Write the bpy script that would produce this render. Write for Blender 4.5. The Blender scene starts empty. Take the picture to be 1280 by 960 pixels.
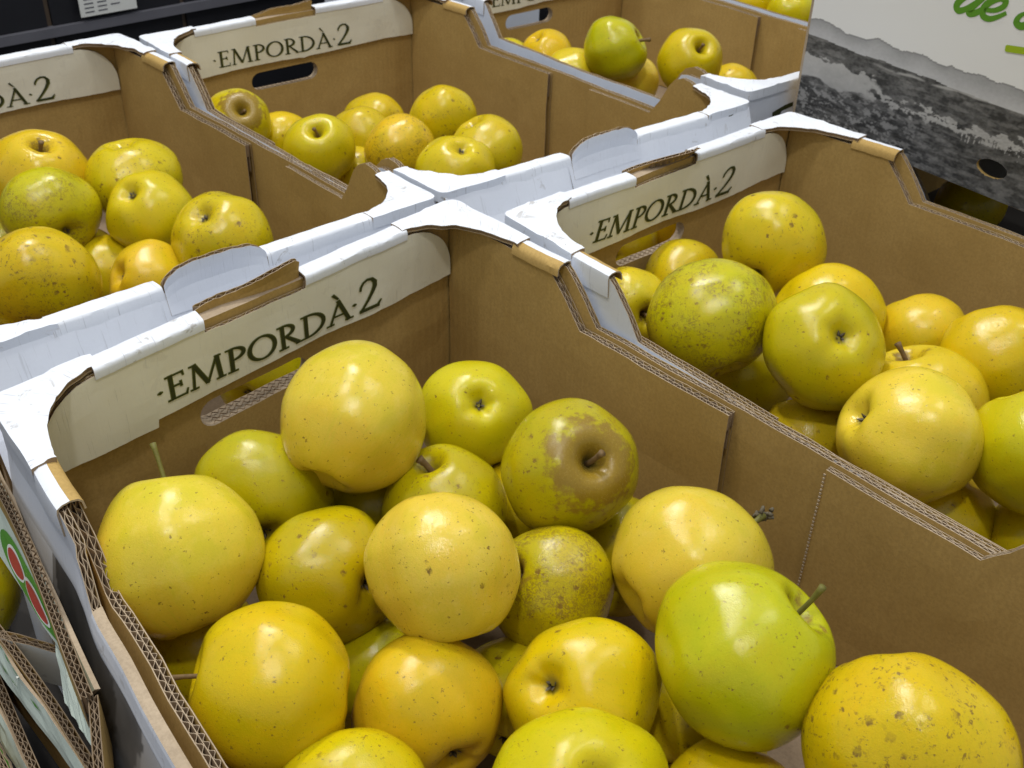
import bpy, bmesh, math, random
import numpy as np
from mathutils import Vector, Matrix, Quaternion, noise as mnoise

random.seed(7); np.random.seed(7)
S = bpy.context.scene
COL = S.collection

# ------------------------------------------------------------------ camera
CAM = np.array([-0.218, -0.602, 0.393])
RT = np.array([0.6647, -0.7467, 0.0250]); UP = np.array([0.4036, 0.3870, 0.8290]); FW = np.array([0.6287, 0.5410, -0.5586])
FPX = 1363.7
cam = bpy.data.objects.new('camera', bpy.data.cameras.new('camera')); COL.objects.link(cam)
cam.matrix_world = Matrix(((RT[0], UP[0], -FW[0], CAM[0]), (RT[1], UP[1], -FW[1], CAM[1]), (RT[2], UP[2], -FW[2], CAM[2]), (0, 0, 0, 1)))
cam.data.sensor_width = 36.0; cam.data.lens = FPX / 1280 * 36.0
cam.data.clip_start = 0.02; cam.data.clip_end = 60
cam.data.dof.use_dof = True; cam.data.dof.focus_distance = 0.66; cam.data.dof.aperture_fstop = 24
S.camera = cam

# ------------------------------------------------------------------ room light
world = bpy.data.worlds.new('World'); S.world = world; world.use_nodes = True
world.node_tree.nodes['Background'].inputs[0].default_value = (0.90, 0.955, 1.04, 1)
world.node_tree.nodes['Background'].inputs[1].default_value = 0.40

def lamp_or_fill(loc, w, h, power, col=(1.0, 0.97, 0.92), aim=(0.3, 0.0, 0.0)):
    L = bpy.data.lights.new('lamp_or_fill', 'AREA'); L.shape = 'RECTANGLE'; L.size = w; L.size_y = h; L.energy = power; L.color = col
    o = bpy.data.objects.new('lamp_or_fill', L); COL.objects.link(o); o.location = loc
    o.rotation_euler = (Vector(aim) - Vector(loc)).to_track_quat('-Z', 'Y').to_euler()
lamp_or_fill((-0.12, 0.42, 2.3), 0.17, 0.12, 12.5)
lamp_or_fill((-0.52, -0.70, 2.2), 0.12, 0.17, 12.5)
lamp_or_fill((1.00, 1.05, 2.5), 0.26, 0.16, 36)  # fill added for spread, strong enough to brighten the rear crate walls
lamp_or_fill((1.25, -0.60, 2.6), 0.26, 0.16, 10)  # fill added to spread the light over the right side
lamp_or_fill((0.4, 0.1, 2.9), 4.2, 4.2, 22, (0.95, 0.98, 1.0), (0.4, 0.1, 0.0))  # broad soft overhead fill, added to stand in for general ceiling light

S.render.engine = 'CYCLES'
S.cycles.use_denoising = True
S.cycles.max_bounces = 6
S.view_settings.view_transform = 'Standard'; S.view_settings.look = 'None'
S.view_settings.exposure = 0.0; S.view_settings.gamma = 1.0; S.view_settings.use_curve_mapping = False

# ------------------------------------------------------------------ helpers
def at(px, py, z):
    """the point at height z that stands where the photograph (1280 wide) shows pixel px, py"""
    d = (px - 640) / FPX * RT - (py - 480) / FPX * UP + FW
    return CAM + d * ((z - CAM[2]) / d[2])

def fbm(x, y, z=0.0, o=4):
    return mnoise.fractal(Vector((x, y, z)), 1.0, 2.0, o)

def new_mat(name):
    m = bpy.data.materials.new(name); m.use_nodes = True
    nt = m.node_tree
    return m, nt, nt.nodes['Principled BSDF']

class NT:
    def __init__(s, nt): s.nt = nt
    def n(s, t, **kw):
        nd = s.nt.nodes.new(t)
        for k, v in kw.items():
            if hasattr(nd, k): setattr(nd, k, v)
        return nd
    def put(s, sock, v):
        if isinstance(v, bpy.types.NodeSocket): s.nt.links.new(v, sock)
        elif v is not None:
            try: sock.default_value = v
            except Exception: sock.default_value = (*v, 1.0)
    def math(s, op, a, b=None, c=None, clamp=False):
        nd = s.n('ShaderNodeMath', operation=op); nd.use_clamp = clamp
        s.put(nd.inputs[0], a)
        if b is not None: s.put(nd.inputs[1], b)
        if c is not None: s.put(nd.inputs[2], c)
        return nd.outputs[0]
    def noise(s, vec, scale, detail=2.0, rough=0.5, dist=0.0):
        nd = s.n('ShaderNodeTexNoise'); s.put(nd.inputs['Vector'], vec)
        nd.inputs['Scale'].default_value = scale; nd.inputs['Detail'].default_value = detail
        nd.inputs['Roughness'].default_value = rough; nd.inputs['Distortion'].default_value = dist
        return nd.outputs['Fac']
    def step(s, v, lo, hi):
        nd = s.n('ShaderNodeMapRange'); nd.interpolation_type = 'SMOOTHSTEP'
        s.put(nd.inputs[0], v); s.put(nd.inputs[1], lo); s.put(nd.inputs[2], hi)
        return nd.outputs[0]
    def mix(s, f, a, b, mode='MIX'):
        nd = s.n('ShaderNodeMix', data_type='RGBA', blend_type=mode)
        s.put(nd.inputs[0], f); s.put(nd.inputs[6], a); s.put(nd.inputs[7], b)
        return nd.outputs[2]
    def mapping(s, vec, scale=(1, 1, 1), loc=(0, 0, 0)):
        nd = s.n('ShaderNodeMapping'); s.put(nd.inputs[0], vec)
        nd.inputs['Scale'].default_value = scale; s.put(nd.inputs['Location'], loc)
        return nd.outputs[0]
    def bump(s, h, strength, dist, normal=None):
        nd = s.n('ShaderNodeBump'); nd.inputs['Strength'].default_value = strength; nd.inputs['Distance'].default_value = dist
        s.put(nd.inputs['Height'], h)
        if normal is not None: s.put(nd.inputs['Normal'], normal)
        return nd.outputs[0]

def board_mat(name, col, col2, rough=0.8, crease=0.0, scuff=0.0, spec=0.3, fibre=0.12, wash=0.0):
    m, nt, b = new_mat(name); k = NT(nt)
    uv = k.n('ShaderNodeUVMap').outputs[0]
    geo = k.n('ShaderNodeNewGeometry').outputs['Position']
    big = k.noise(geo, 9.0, 3.0, 0.6)
    fine = k.noise(geo, 420.0, 3.0, 0.7)
    c = k.mix(k.step(big, 0.32, 0.68), (*col, 1), (*col2, 1))
    c = k.mix(k.math('MULTIPLY', k.step(fine, 0.35, 0.7), fibre), c, (col[0] * .45, col[1] * .42, col[2] * .4, 1))
    h = k.math('MULTIPLY_ADD', fine, 0.35, k.math('MULTIPLY', k.noise(k.mapping(uv, (260, 8, 1)), 1.0, 1.0), 0.5))
    if wash:
        sx = k.n('ShaderNodeSeparateXYZ'); k.put(sx.inputs[0], uv)
        wv = k.math('SINE', k.math('MULTIPLY', sx.outputs['X'], 2 * math.pi / 0.0074))
        mott = k.noise(geo, 60.0, 4.0, 0.65); st = k.noise(geo, 22.0, 4.0, 0.7, 0.5)
        c = k.mix(k.math('MULTIPLY', k.step(mott, 0.42, 0.62), 0.30), c, (col[0] * .80, col[1] * .77, col[2] * .72, 1))
        c = k.mix(k.math('MULTIPLY', k.step(st, 0.60, 0.70), 0.22), c, (col[0] * .62, col[1] * .58, col[2] * .52, 1))
        c = k.mix(k.math('MULTIPLY', k.step(wv, 0.2, 1.0), wash), c, (col[0] * .84, col[1] * .82, col[2] * .78, 1))
        h = k.math('MULTIPLY_ADD', wv, 0.35, k.math('MULTIPLY_ADD', k.noise(geo, 30.0, 2.0), 2.5, h))
    if crease:
        lines = k.noise(k.mapping(uv, (560, 26, 1)), 1.0, 2.0, 0.6)
        pres = k.noise(geo, 45.0, 2.0)
        f = k.math('MULTIPLY', k.step(lines, 0.60, 0.70), k.step(pres, 0.38, 0.56))
        c = k.mix(k.math('MULTIPLY', f, crease), c, (0.36, 0.36, 0.37, 1))
        h = k.math('MULTIPLY_ADD', f, -0.8, h)
    if scuff:
        sc = k.noise(geo, 70.0, 4.0, 0.65, 0.6); wh = k.noise(geo, 14.0, 2.0)
        f = k.math('MULTIPLY', k.step(sc, 0.59, 0.66), k.step(wh, 0.47, 0.6))
        c = k.mix(k.math('MULTIPLY', f, scuff), c, (0.34, 0.31, 0.27, 1))
    nt.links.new(c, b.inputs['Base Color'])
    b.inputs['Roughness'].default_value = rough; b.inputs['Specular IOR Level'].default_value = spec
    nt.links.new(k.bump(h, 0.35, 0.0006), b.inputs['Normal'])
    return m

def plain_mat(name, col, rough=0.6, spec=0.4, var=0.15, metal=0.0, scale=30.0):
    m, nt, b = new_mat(name); k = NT(nt)
    geo = k.n('ShaderNodeNewGeometry').outputs['Position']
    f = k.noise(geo, scale, 3.0)
    c = k.mix(f, tuple(v * (1 - var) for v in col) + (1,), tuple(min(1, v * (1 + var)) for v in col) + (1,))
    nt.links.new(c, b.inputs['Base Color']); b.inputs['Roughness'].default_value = rough
    b.inputs['Specular IOR Level'].default_value = spec; b.inputs['Metallic'].default_value = metal
    return m

M = {}
M['kraft'] = board_mat('kraft_board', (0.51, 0.345, 0.122), (0.46, 0.305, 0.102), 0.85, spec=0.15, fibre=0.30, wash=0.22)
M['white'] = board_mat('white_board', (0.76, 0.795, 0.86), (0.71, 0.745, 0.815), 0.55, crease=0.25, scuff=0.30, fibre=0.03)
M['rim'] = board_mat('white_rim_board', (0.77, 0.805, 0.86), (0.73, 0.765, 0.83), 0.55, crease=0.5, scuff=0.6, fibre=0.03)
M['cream'] = board_mat('cream_print_board', (0.80, 0.775, 0.645), (0.765, 0.735, 0.60), 0.5, crease=0.12, scuff=0.12, fibre=0.03)
M['cut'] = board_mat('cut_paper_edge', (0.47, 0.375, 0.265), (0.36, 0.28, 0.19), 0.9, fibre=0.3)
M['dark_cut_shade'] = board_mat('dark_cut_and_floor_shade', (0.26, 0.195, 0.13), (0.21, 0.155, 0.10), 0.9, fibre=0.3)
M['flute'] = board_mat('fluting_paper', (0.33, 0.235, 0.145), (0.27, 0.185, 0.11), 0.9, fibre=0.3)
M['greywhite'] = board_mat('pale_green_board', (0.55, 0.63, 0.56), (0.50, 0.58, 0.51), 0.6, scuff=0.4, fibre=0.04)
M['greyboard'] = board_mat('grey_board', (0.58, 0.60, 0.58), (0.54, 0.56, 0.54), 0.6, scuff=0.4, fibre=0.04)
M['ink'] = plain_mat('dark_ink', (0.034, 0.041, 0.011), 0.5)
M['olive_ink'] = plain_mat('olive_ink', (0.16, 0.17, 0.035), 0.5)
M['green_ink'] = plain_mat('green_ink', (0.10, 0.28, 0.015), 0.5, var=0.05)
M['lime_ink'] = plain_mat('lime_ink', (0.33, 0.47, 0.01), 0.5, var=0.05)
M['red_ink'] = plain_mat('red_ink', (0.42, 0.05, 0.035), 0.5)
M['leaf_ink'] = plain_mat('leaf_ink', (0.08, 0.27, 0.03), 0.5)
M['white_ink'] = plain_mat('white_ink', (0.75, 0.76, 0.72), 0.5, var=0.05)
M['shelf'] = plain_mat('dark_shelf_panel', (0.014, 0.0145, 0.018), 0.5, spec=0.3)
M['rail'] = plain_mat('grey_rail', (0.13, 0.13, 0.15), 0.45)
M['post'] = plain_mat('brown_post', (0.085, 0.06, 0.04), 0.6)
M['floor'] = plain_mat('dark_floor', (0.03, 0.03, 0.032), 0.5)
M['table'] = plain_mat('dark_table', (0.025, 0.022, 0.02), 0.7)
M['stem'] = plain_mat('stem_brown', (0.16, 0.10, 0.04), 0.7, var=0.5, scale=300)
M['stem_green'] = plain_mat('stem_green', (0.15, 0.14, 0.025), 0.6, var=0.35, scale=300)
M['calyx'] = plain_mat('dry_calyx', (0.12, 0.10, 0.065), 0.9, var=0.6, scale=500)

def print_mat(name):
    m, nt, b = new_mat(name)
    a = nt.nodes.new('ShaderNodeVertexColor'); a.layer_name = 'print'
    nt.links.new(a.outputs[0], b.inputs['Base Color']); b.inputs['Roughness'].default_value = 0.5
    return m
M['print'] = print_mat('landscape_print')

# ---- apple skin: object colour is the fruit's own tint; russet, net, spots and blotch are its own marks
def apple_mat():
    m, nt, b = new_mat('apple_skin'); k = NT(nt)
    tc = k.n('ShaderNodeTexCoord').outputs['Object']
    info = k.n('ShaderNodeObjectInfo')
    tint = info.outputs['Color']; rnd = info.outputs['Random']
    sh = k.n('ShaderNodeCombineXYZ')
    for i, q in enumerate((17.0, 31.0, 53.0)): k.put(sh.inputs[i], k.math('MULTIPLY', rnd, q))
    add = k.n('ShaderNodeVectorMath', operation='ADD'); k.put(add.inputs[0], tc); k.put(add.inputs[1], sh.outputs[0])
    P = add.outputs[0]
    def attr(nm):
        a = k.n('ShaderNodeAttribute'); a.attribute_type = 'OBJECT'; a.attribute_name = nm; return a.outputs['Fac']
    russ, net, spots, blot = attr('russet'), attr('net'), attr('spots'), attr('blotch')
    sep = k.n('ShaderNodeSeparateXYZ'); k.put(sep.inputs[0], tc)
    z = sep.outputs['Z']; x = sep.outputs['X']
    r2 = k.math('SQRT', k.math('ADD', k.math('POWER', x, 2.0), k.math('POWER', sep.outputs['Y'], 2.0)))
    # ground colour: one cheek riper, stem end greener, soft mottling
    low = k.noise(P, 1.3, 3.0, 0.55); mid = k.noise(P, 5.0, 4.0, 0.6); fine = k.noise(P, 26.0, 3.0, 0.6)
    warm = k.mix(1.0, tint, (1.05, 0.905, 0.65, 1), 'MULTIPLY')
    green = k.mix(1.0, tint, (0.84, 0.93, 0.5, 1), 'MULTIPLY')
    pale = k.mix(1.0, tint, (1.07, 1.08, 2.2, 1), 'MULTIPLY')
    c = k.mix(k.math('MULTIPLY', k.step(low, 0.50, 0.68), 0.45), tint, warm)
    c = k.mix(k.math('MULTIPLY', k.step(low, 0.47, 0.33), 0.65), c, green)
    c = k.mix(k.math('MULTIPLY', k.step(z, 0.35, 0.95), 0.45), c, green)
    c = k.mix(k.math('MULTIPLY', k.step(mid, 0.5, 0.75), 0.5), c, pale)
    c = k.mix(k.math('MULTIPLY', k.step(fine, 0.50, 0.72), 0.34), c, green)
    micro = k.noise(P, 48.0, 4.0, 0.65)
    c = k.mix(k.math('MULTIPLY', k.step(micro, 0.46, 0.66), 0.30), c, k.mix(1.0, c, (0.80, 0.80, 0.62, 1), 'MULTIPLY'))
    c = k.mix(k.math('MULTIPLY', k.step(z, -0.05, -0.8), 0.30), c, warm)
    # meridian streaks
    ang = k.math('ARCTAN2', sep.outputs['Y'], x)
    cv = k.n('ShaderNodeCombineXYZ'); k.put(cv.inputs[0], k.math('MULTIPLY', ang, 5.0)); k.put(cv.inputs[1], k.math('MULTIPLY', z, 1.2)); k.put(cv.inputs[2], k.math('MULTIPLY', rnd, 40.0))
    st = k.noise(cv.outputs[0], 2.2, 3.0, 0.6)
    c = k.mix(k.math('MULTIPLY', k.step(st, 0.5, 0.72), 0.36), c, green)
    # lenticels
    wn = k.n('ShaderNodeTexNoise'); k.put(wn.inputs['Vector'], P); wn.inputs['Scale'].default_value = 30.0; wn.inputs['Detail'].default_value = 3.0
    wa = k.n('ShaderNodeVectorMath', operation='MULTIPLY_ADD'); k.put(wa.inputs[0], wn.outputs['Color']); wa.inputs[1].default_value = (0.10, 0.10, 0.10); k.put(wa.inputs[2], P)
    PR = wa.outputs[0]
    def dots(scale, rad, keep, seed):
        v = k.n('ShaderNodeTexVoronoi'); k.put(v.inputs['Vector'], PR); v.inputs['Scale'].default_value = scale
        sc = k.n('ShaderNodeSeparateColor'); k.put(sc.inputs[0], v.outputs['Color'])
        rr = k.math('MULTIPLY_ADD', sc.outputs[seed], rad, rad * 0.45)
        d = k.step(k.math('ADD', v.outputs['Distance'], k.math('MULTIPLY', fine, 0.05)), rr, k.math('MULTIPLY', rr, 0.55))
        return k.math('MULTIPLY', d, k.step(sc.outputs[(seed + 1) % 3], keep, k.math('ADD', keep, 0.02)))
    d1 = k.math('MULTIPLY', dots(9.0, 0.16, 0.18, 0), 0.85)
    d2 = k.math('MULTIPLY', dots(5.2, 0.13, k.math('MULTIPLY_ADD', spots, -0.55, 1.0), 1), 0.9)
    d3 = dots(2.2, 0.07, 0.82, 2)
    d4 = k.math('MULTIPLY', dots(6.3, 0.30, k.math('MULTIPLY_ADD', blot, -0.75, 1.02), 0), k.math('MULTIPLY_ADD', k.step(mid, 0.40, 0.60), 0.7, 0.25))
    d5 = k.math('MULTIPLY', dots(16.0, 0.19, 0.22, 1), 0.72)
    dd = k.math('MAXIMUM', k.math('MULTIPLY', d1, k.math('MULTIPLY_ADD', spots, 0.45, 0.60)), k.math('MAXIMUM', k.math('MAXIMUM', d2, d5), k.math('MAXIMUM', d4, k.math('MULTIPLY', d3, 0.8))))
    c = k.mix(dd, c, (0.20, 0.115, 0.018, 1))
    # broken brown flecks
    fl = k.noise(P, 15.0, 5.0, 0.72, 0.4); flm = k.noise(P, 2.1, 2.0)
    thr = k.math('MULTIPLY_ADD', blot, -0.055, 0.635)
    f = k.math('MULTIPLY', k.step(fl, thr, k.math('ADD', thr, 0.035)), k.step(flm, 0.40, 0.58))
    c = k.mix(k.math('MULTIPLY', k.math('MULTIPLY', f, k.math('GREATER_THAN', blot, 0.05)), 0.85), c, (0.19, 0.105, 0.016, 1))
    # russet net
    nn = k.noise(P, 14.0, 6.0, 0.78, 1.2); nm = k.noise(P, 1.7, 2.0)
    t2 = k.math('MULTIPLY_ADD', net, -0.165, 0.61)
    w = k.math('MULTIPLY', k.step(nn, t2, k.math('ADD', t2, 0.075)), k.step(nm, k.math('MULTIPLY_ADD', net, -0.28, 0.56), 0.66))
    c = k.mix(k.math('MULTIPLY', k.math('MULTIPLY', w, k.step(net, 0.02, 0.2)), 0.72), c, (0.20, 0.125, 0.018, 1))
    # russet cap at the stem hollow with a ragged edge
    edge = k.math('ADD', k.math('MULTIPLY', k.math('SUBTRACT', mid, 0.5), 1.1), k.math('MULTIPLY', k.math('SUBTRACT', nn, 0.5), 0.35))
    rr = k.math('ADD', r2, edge)
    reach = k.math('MULTIPLY_ADD', russ, 0.62, 0.12)
    cap = k.math('MULTIPLY', k.step(rr, reach, k.math('SUBTRACT', reach, 0.22)), k.step(z, 0.2, 0.35))
    c = k.mix(k.math('MULTIPLY', cap, k.math('MULTIPLY', k.step(russ, 0.01, 0.25), 0.9)), c, k.mix(fine, (0.20, 0.118, 0.012, 1), (0.31, 0.195, 0.026, 1)))
    # dark olive painted into the bottom of both hollows as shading for depth
    c = k.mix(k.math('MULTIPLY', k.step(r2, 0.17, 0.04), 0.75), c, (0.16, 0.12, 0.03, 1))
    nt.links.new(c, b.inputs['Base Color'])
    marks = k.math('MAXIMUM', cap, k.math('MAXIMUM', w, f))
    nt.links.new(k.math('MULTIPLY_ADD', marks, 0.12, k.math('MULTIPLY_ADD', fine, 0.14, 0.07)), b.inputs['Roughness'])
    b.inputs['Specular IOR Level'].default_value = 0.44
    b.inputs['Subsurface Weight'].default_value = 0.12
    b.inputs['Subsurface Radius'].default_value = (0.35, 0.22, 0.05)
    b.inputs['Subsurface Scale'].default_value = 0.012
    wax = k.noise(P, 62.0, 3.0, 0.6); peel = k.noise(P, 22.0, 2.0, 0.5)
    h = k.math('ADD', k.math('MULTIPLY', wax, 0.0040), k.math('MULTIPLY', peel, 0.0030))
    h = k.math('MULTIPLY_ADD', dd, -0.002, h)
    nt.links.new(k.bump(h, 0.75, 0.045), b.inputs['Normal'])
    return m
M['apple'] = apple_mat()

# ------------------------------------------------------------------ mesh builder
class MB:
    def __init__(s): s.v = []; s.f = []; s.m = []; s.uv = []; s.mats = []
    def mi(s, key):
        if key not in s.mats: s.mats.append(key)
        return s.mats.index(key)
    def vert(s, p, uv=(0, 0)): s.v.append(tuple(p)); s.uv.append(uv); return len(s.v) - 1
    def face(s, idx, key): s.f.append(tuple(idx)); s.m.append(s.mi(key))
    def grid(s, P, uvs, key, closed=False):
        ni, nj = len(P), len(P[0])
        I = [[s.vert(P[i][j], uvs[i][j]) for j in range(nj)] for i in range(ni)]
        for i in range(ni - 1):
            for j in range(nj - 1):
                s.face((I[i][j], I[i + 1][j], I[i + 1][j + 1], I[i][j + 1]), key)
        return I
    def box(s, a, b, key):
        x = [(a[0], b[0])[i] for i in (0, 1)]; y = (a[1], b[1]); z = (a[2], b[2])
        q = [s.vert((x[i], y[j], z[l]), (x[i], z[l])) for i in (0, 1) for j in (0, 1) for l in (0, 1)]
        for f in ((0, 1, 3, 2), (4, 6, 7, 5), (0, 4, 5, 1), (2, 3, 7, 6), (0, 2, 6, 4), (1, 5, 7, 3)): s.face([q[i] for i in f], key)
    def build(s, name, parent=None, smooth=False, fix=True):
        me = bpy.data.meshes.new(name); o = bpy.data.objects.new(name, me)
        off = np.array(parent_world(parent)) if parent is not None else np.zeros(3)
        me.from_pydata([tuple(np.array(p) - off) for p in s.v], [], s.f)
        for kx in s.mats: me.materials.append(M[kx])
        me.polygons.foreach_set('material_index', s.m)
        if s.uv:
            ul = me.uv_layers.new(name='UVMap')
            li = np.empty(len(me.loops), int); me.loops.foreach_get('vertex_index', li)
            ul.data.foreach_set('uv', np.array(s.uv, float)[li].ravel())
        if fix:
            bm = bmesh.new(); bm.from_mesh(me); bmesh.ops.recalc_face_normals(bm, faces=bm.faces); bm.to_mesh(me); bm.free()
        if smooth: me.polygons.foreach_set('use_smooth', [True] * len(me.polygons)); me.set_sharp_from_angle(angle=math.radians(38))
        COL.objects.link(o)
        if parent is not None: o.parent = parent
        return o

def parent_world(p):
    v = np.zeros(3)
    while p is not None: v = v + np.array(p.location); p = p.parent
    return v

def thing(name, label, cat, loc, group=None):
    o = bpy.data.objects.new(name, None); COL.objects.link(o); o.location = loc; o.empty_display_size = 0.05
    o['label'] = label; o['category'] = cat
    if group: o['group'] = group
    return o
def tag(o, label, cat, group=None):
    o['label'] = label; o['category'] = cat
    if group: o['group'] = group

def span(a, b, step, extra=()):
    q = list(np.arange(a, b, step)) + [b] + [e for e in extra if a < e < b]
    q = sorted(q); out = [q[0]]
    for v in q[1:]:
        if v - out[-1] > 1e-4: out.append(v)
    if b - out[-1] > 1e-6: out[-1] = b
    return out

def slab(m, f, ss, lo, hi, n0, n1, rows, k0, k1, ke, caps=(1, 1)):
    A = [[f(s, lo(s) + (hi(s) - lo(s)) * r / rows, n0) for r in range(rows + 1)] for s in ss]
    B = [[f(s, lo(s) + (hi(s) - lo(s)) * r / rows, n1) for r in range(rows + 1)] for s in ss]
    U = [[(s, lo(s) + (hi(s) - lo(s)) * r / rows) for r in range(rows + 1)] for s in ss]
    a = m.grid(A, U, k0); b = m.grid(B, U, k1)
    for i in range(len(ss) - 1):
        for r in (0, rows): m.face((a[i][r], a[i + 1][r], b[i + 1][r], b[i][r]), ke)
    for e, i in ((caps[0], 0), (caps[1], -1)):
        if e:
            for r in range(rows): m.face((a[i][r], a[i][r + 1], b[i][r + 1], b[i][r]), ke)

def board(m, f, ss, lo, hi, n0, n1, rows, k0, k1, ply=2, lam=0.0072, res=8, seed=0.0, jit=0.0006, kc='cut'):
    """corrugated board: two liners, a middle sheet when double, and the fluting that shows along the upper cut"""
    e = 0.00055
    h0 = lambda s: hi(s) + jit * fbm(s * 140, seed, 1.7, 2)
    h1 = lambda s: hi(s) + jit * fbm(s * 140, seed, 7.3, 2)
    slab(m, f, ss, lo, h0, n0, n0 + e, rows, k0, 'kraft', kc)
    slab(m, f, ss, lo, h1, n1 - e, n1, rows, 'kraft', k1, kc)
    low = lambda s: max(lo(s), hi(s) - 0.03)
    cs = [n0 + e, n1 - e]
    if ply == 2:
        c = (n0 + n1) / 2; slab(m, f, ss, low, lambda s: hi(s) - 0.0002, c - 0.0002, c + 0.0002, 1, 'flute', 'flute', kc)
        cs = [n0 + e, c, n1 - e]
    a, b = ss[0], ss[-1]; N = max(4, int((b - a) / lam * res))
    for p in range(len(cs) - 1):
        mid = (cs[p] + cs[p + 1]) / 2; amp = (cs[p + 1] - cs[p]) / 2 - 0.0002
        lm = lam * (1.0 if p == 0 else 0.78); ph = seed * 3 + p * 1.3
        prev = None
        for i in range(N + 1):
            s = a + (b - a) * i / N
            d = amp * math.sin(2 * math.pi * s / lm + ph + 1.1 * fbm(s * 45, seed, 3.1, 2)) * (1 - .35 * abs(fbm(s * 70, seed, 6.6, 2))); zt = hi(s) - 0.0003 + 0.4 * jit * fbm(s * 200, seed, 9.1, 1)
            q = [m.vert(f(s, zt, mid + d - 0.00018)), m.vert(f(s, zt, mid + d + 0.00018)), m.vert(f(s, max(zt - 0.013, lo(s)), mid + d - 0.00018)), m.vert(f(s, max(zt - 0.013, lo(s)), mid + d + 0.00018))]
            if prev:
                m.face((prev[0], q[0], q[1], prev[1]), kc); m.face((prev[0], q[0], q[2], prev[2]), 'flute'); m.face((prev[1], q[1], q[3], prev[3]), 'flute')
            prev = q

def sweep(m, f, ss, prof, keys, thick=0.0016):
    """a folded sheet: profile of (n, z) points swept along s; keys give the outer material of each strip"""
    pr = np.array(prof, float); t = np.gradient(pr, axis=0); t /= np.linalg.norm(t, axis=1)[:, None]
    nrm = np.stack([t[:, 1], -t[:, 0]], 1); inner = pr + nrm * thick
    cum = np.concatenate([[0], np.cumsum(np.linalg.norm(np.diff(pr, axis=0), axis=1))])
    A = [[m.vert(f(s, z + 0.0004 * fbm(s * 90, j * .6, 2.2, 2), n), (s, cum[j])) for j, (n, z) in enumerate(pr)] for s in ss]
    B = [[m.vert(f(s, z, n), (s, cum[j])) for j, (n, z) in enumerate(inner)] for s in ss]
    for i in range(len(ss) - 1):
        for j in range(len(pr) - 1):
            m.face((A[i][j], A[i + 1][j], A[i + 1][j + 1], A[i][j + 1]), keys[j])
            m.face((B[i][j], B[i + 1][j], B[i + 1][j + 1], B[i][j + 1]), 'kraft')
        for j in (0, -1): m.face((A[i][j], A[i + 1][j], B[i + 1][j], B[i][j]), 'cut')
    for i in (0, -1):
        for j in range(len(pr) - 1): m.face((A[i][j], A[i][j + 1], B[i][j + 1], B[i][j]), 'cut')

# ------------------------------------------------------------------ lettering
def arc(cx, cy, rx, ry, a0, a1, n, w0, w1):
    out = []
    for i in range(n + 1):
        a = math.radians(a0 + (a1 - a0) * i / n); k = abs(math.cos(a))
        out.append((cx + rx * math.cos(a), cy + ry * math.sin(a), w0 + (w1 - w0) * k))
    return out
def ln(x0, y0, x1, y1, w, w2=None): return [(x0, y0, w), (x1, y1, w if w2 is None else w2)]
STEM = lambda x: [[(x, 0, .15), (x, .12, .13), (x, .88, .13), (x, 1, .15)]]
GL = {
 'E': (.66, STEM(.14) + [ln(0, .975, .5, .975, .05), ln(.1, .52, .42, .52, .055), ln(0, .025, .55, .025, .05), ln(.49, 1, .51, .82, .05, .02), ln(.41, .62, .42, .42, .05), ln(.53, 0, .58, .2, .05, .02)]),
 'M': (1.14, [ln(.1, 0, .17, 1, .06), ln(.17, 1, .52, .06, .14), ln(.52, .04, .86, 1, .055), ln(.86, 1, .93, 0, .14), ln(0, .022, .22, .022, .045), ln(.8, .022, 1.06, .022, .045), ln(.04, .978, .2, .978, .045), ln(.84, .978, .97, .978, .045)]),
 'P': (.66, STEM(.15) + [arc(.17, .74, .36, .25, 90, -100, 14, .05, .13), ln(.01, .022, .3, .022, .045), ln(0, .978, .18, .978, .045)]),
 'O': (.98, [arc(.45, .5, .41, .47, 100, 460, 30, .055, .14)]),
 'R': (.80, STEM(.15) + [arc(.17, .75, .34, .24, 90, -95, 14, .05, .13), ln(.24, .52, .66, .04, .1, .15), ln(.58, .022, .8, .022, .045), ln(.01, .022, .3, .022, .045), ln(0, .978, .18, .978, .045)]),
 'D': (.96, STEM(.15) + [arc(.2, .5, .58, .475, 90, -90, 18, .055, .14), ln(0, .022, .24, .022, .045), ln(0, .978, .24, .978, .045)]),
 'A': (.86, [ln(.06, 0, .4, 1.02, .06), ln(.37, 1.03, .74, 0, .14), ln(.18, .34, .58, .34, .05), ln(-.06, .022, .18, .022, .045), ln(.62, .022, .88, .022, .045), ln(.2, 1.36, .37, 1.12, .11, .05)]),
 '2': (.9, [[(.06, 1.0, .05), (.08, 1.14, .08), (.18, 1.3, .08), (.34, 1.385, .09), (.52, 1.34, .13), (.62, 1.18, .17), (.61, .98, .17), (.5, .74, .13), (.32, .45, .1), (.12, .18, .08), (0, .05, .07)], ln(.0, .065, .72, .065, .14), ln(.68, .1, .8, .26, .1, .03)]),
 '.': (.3, [[(.04, .5, .0), (.1, .5, .13), (.16, .5, .0)]]),
}
TEXT = ['.', 'E', 'M', 'P', 'O', 'R', 'D', 'A', '.', '2']
def stroke(m, pts, put, key, grow, dz):
    P = np.array([(p[0], p[1]) for p in pts], float); W = np.array([p[2] for p in pts]) / 2 + grow
    t = np.gradient(P, axis=0); t /= np.maximum(np.linalg.norm(t, axis=1), 1e-9)[:, None]
    nn = np.stack([-t[:, 1], t[:, 0]], 1)
    if grow: P = P.copy(); P[0] -= t[0] * grow; P[-1] += t[-1] * grow
    a = [m.vert(put(*(P[i] + nn[i] * W[i]), dz)) for i in range(len(P))]; b = [m.vert(put(*(P[i] - nn[i] * W[i]), dz)) for i in range(len(P))]
    for i in range(len(P) - 1): m.face((a[i], a[i + 1], b[i + 1], b[i]), key)
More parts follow.
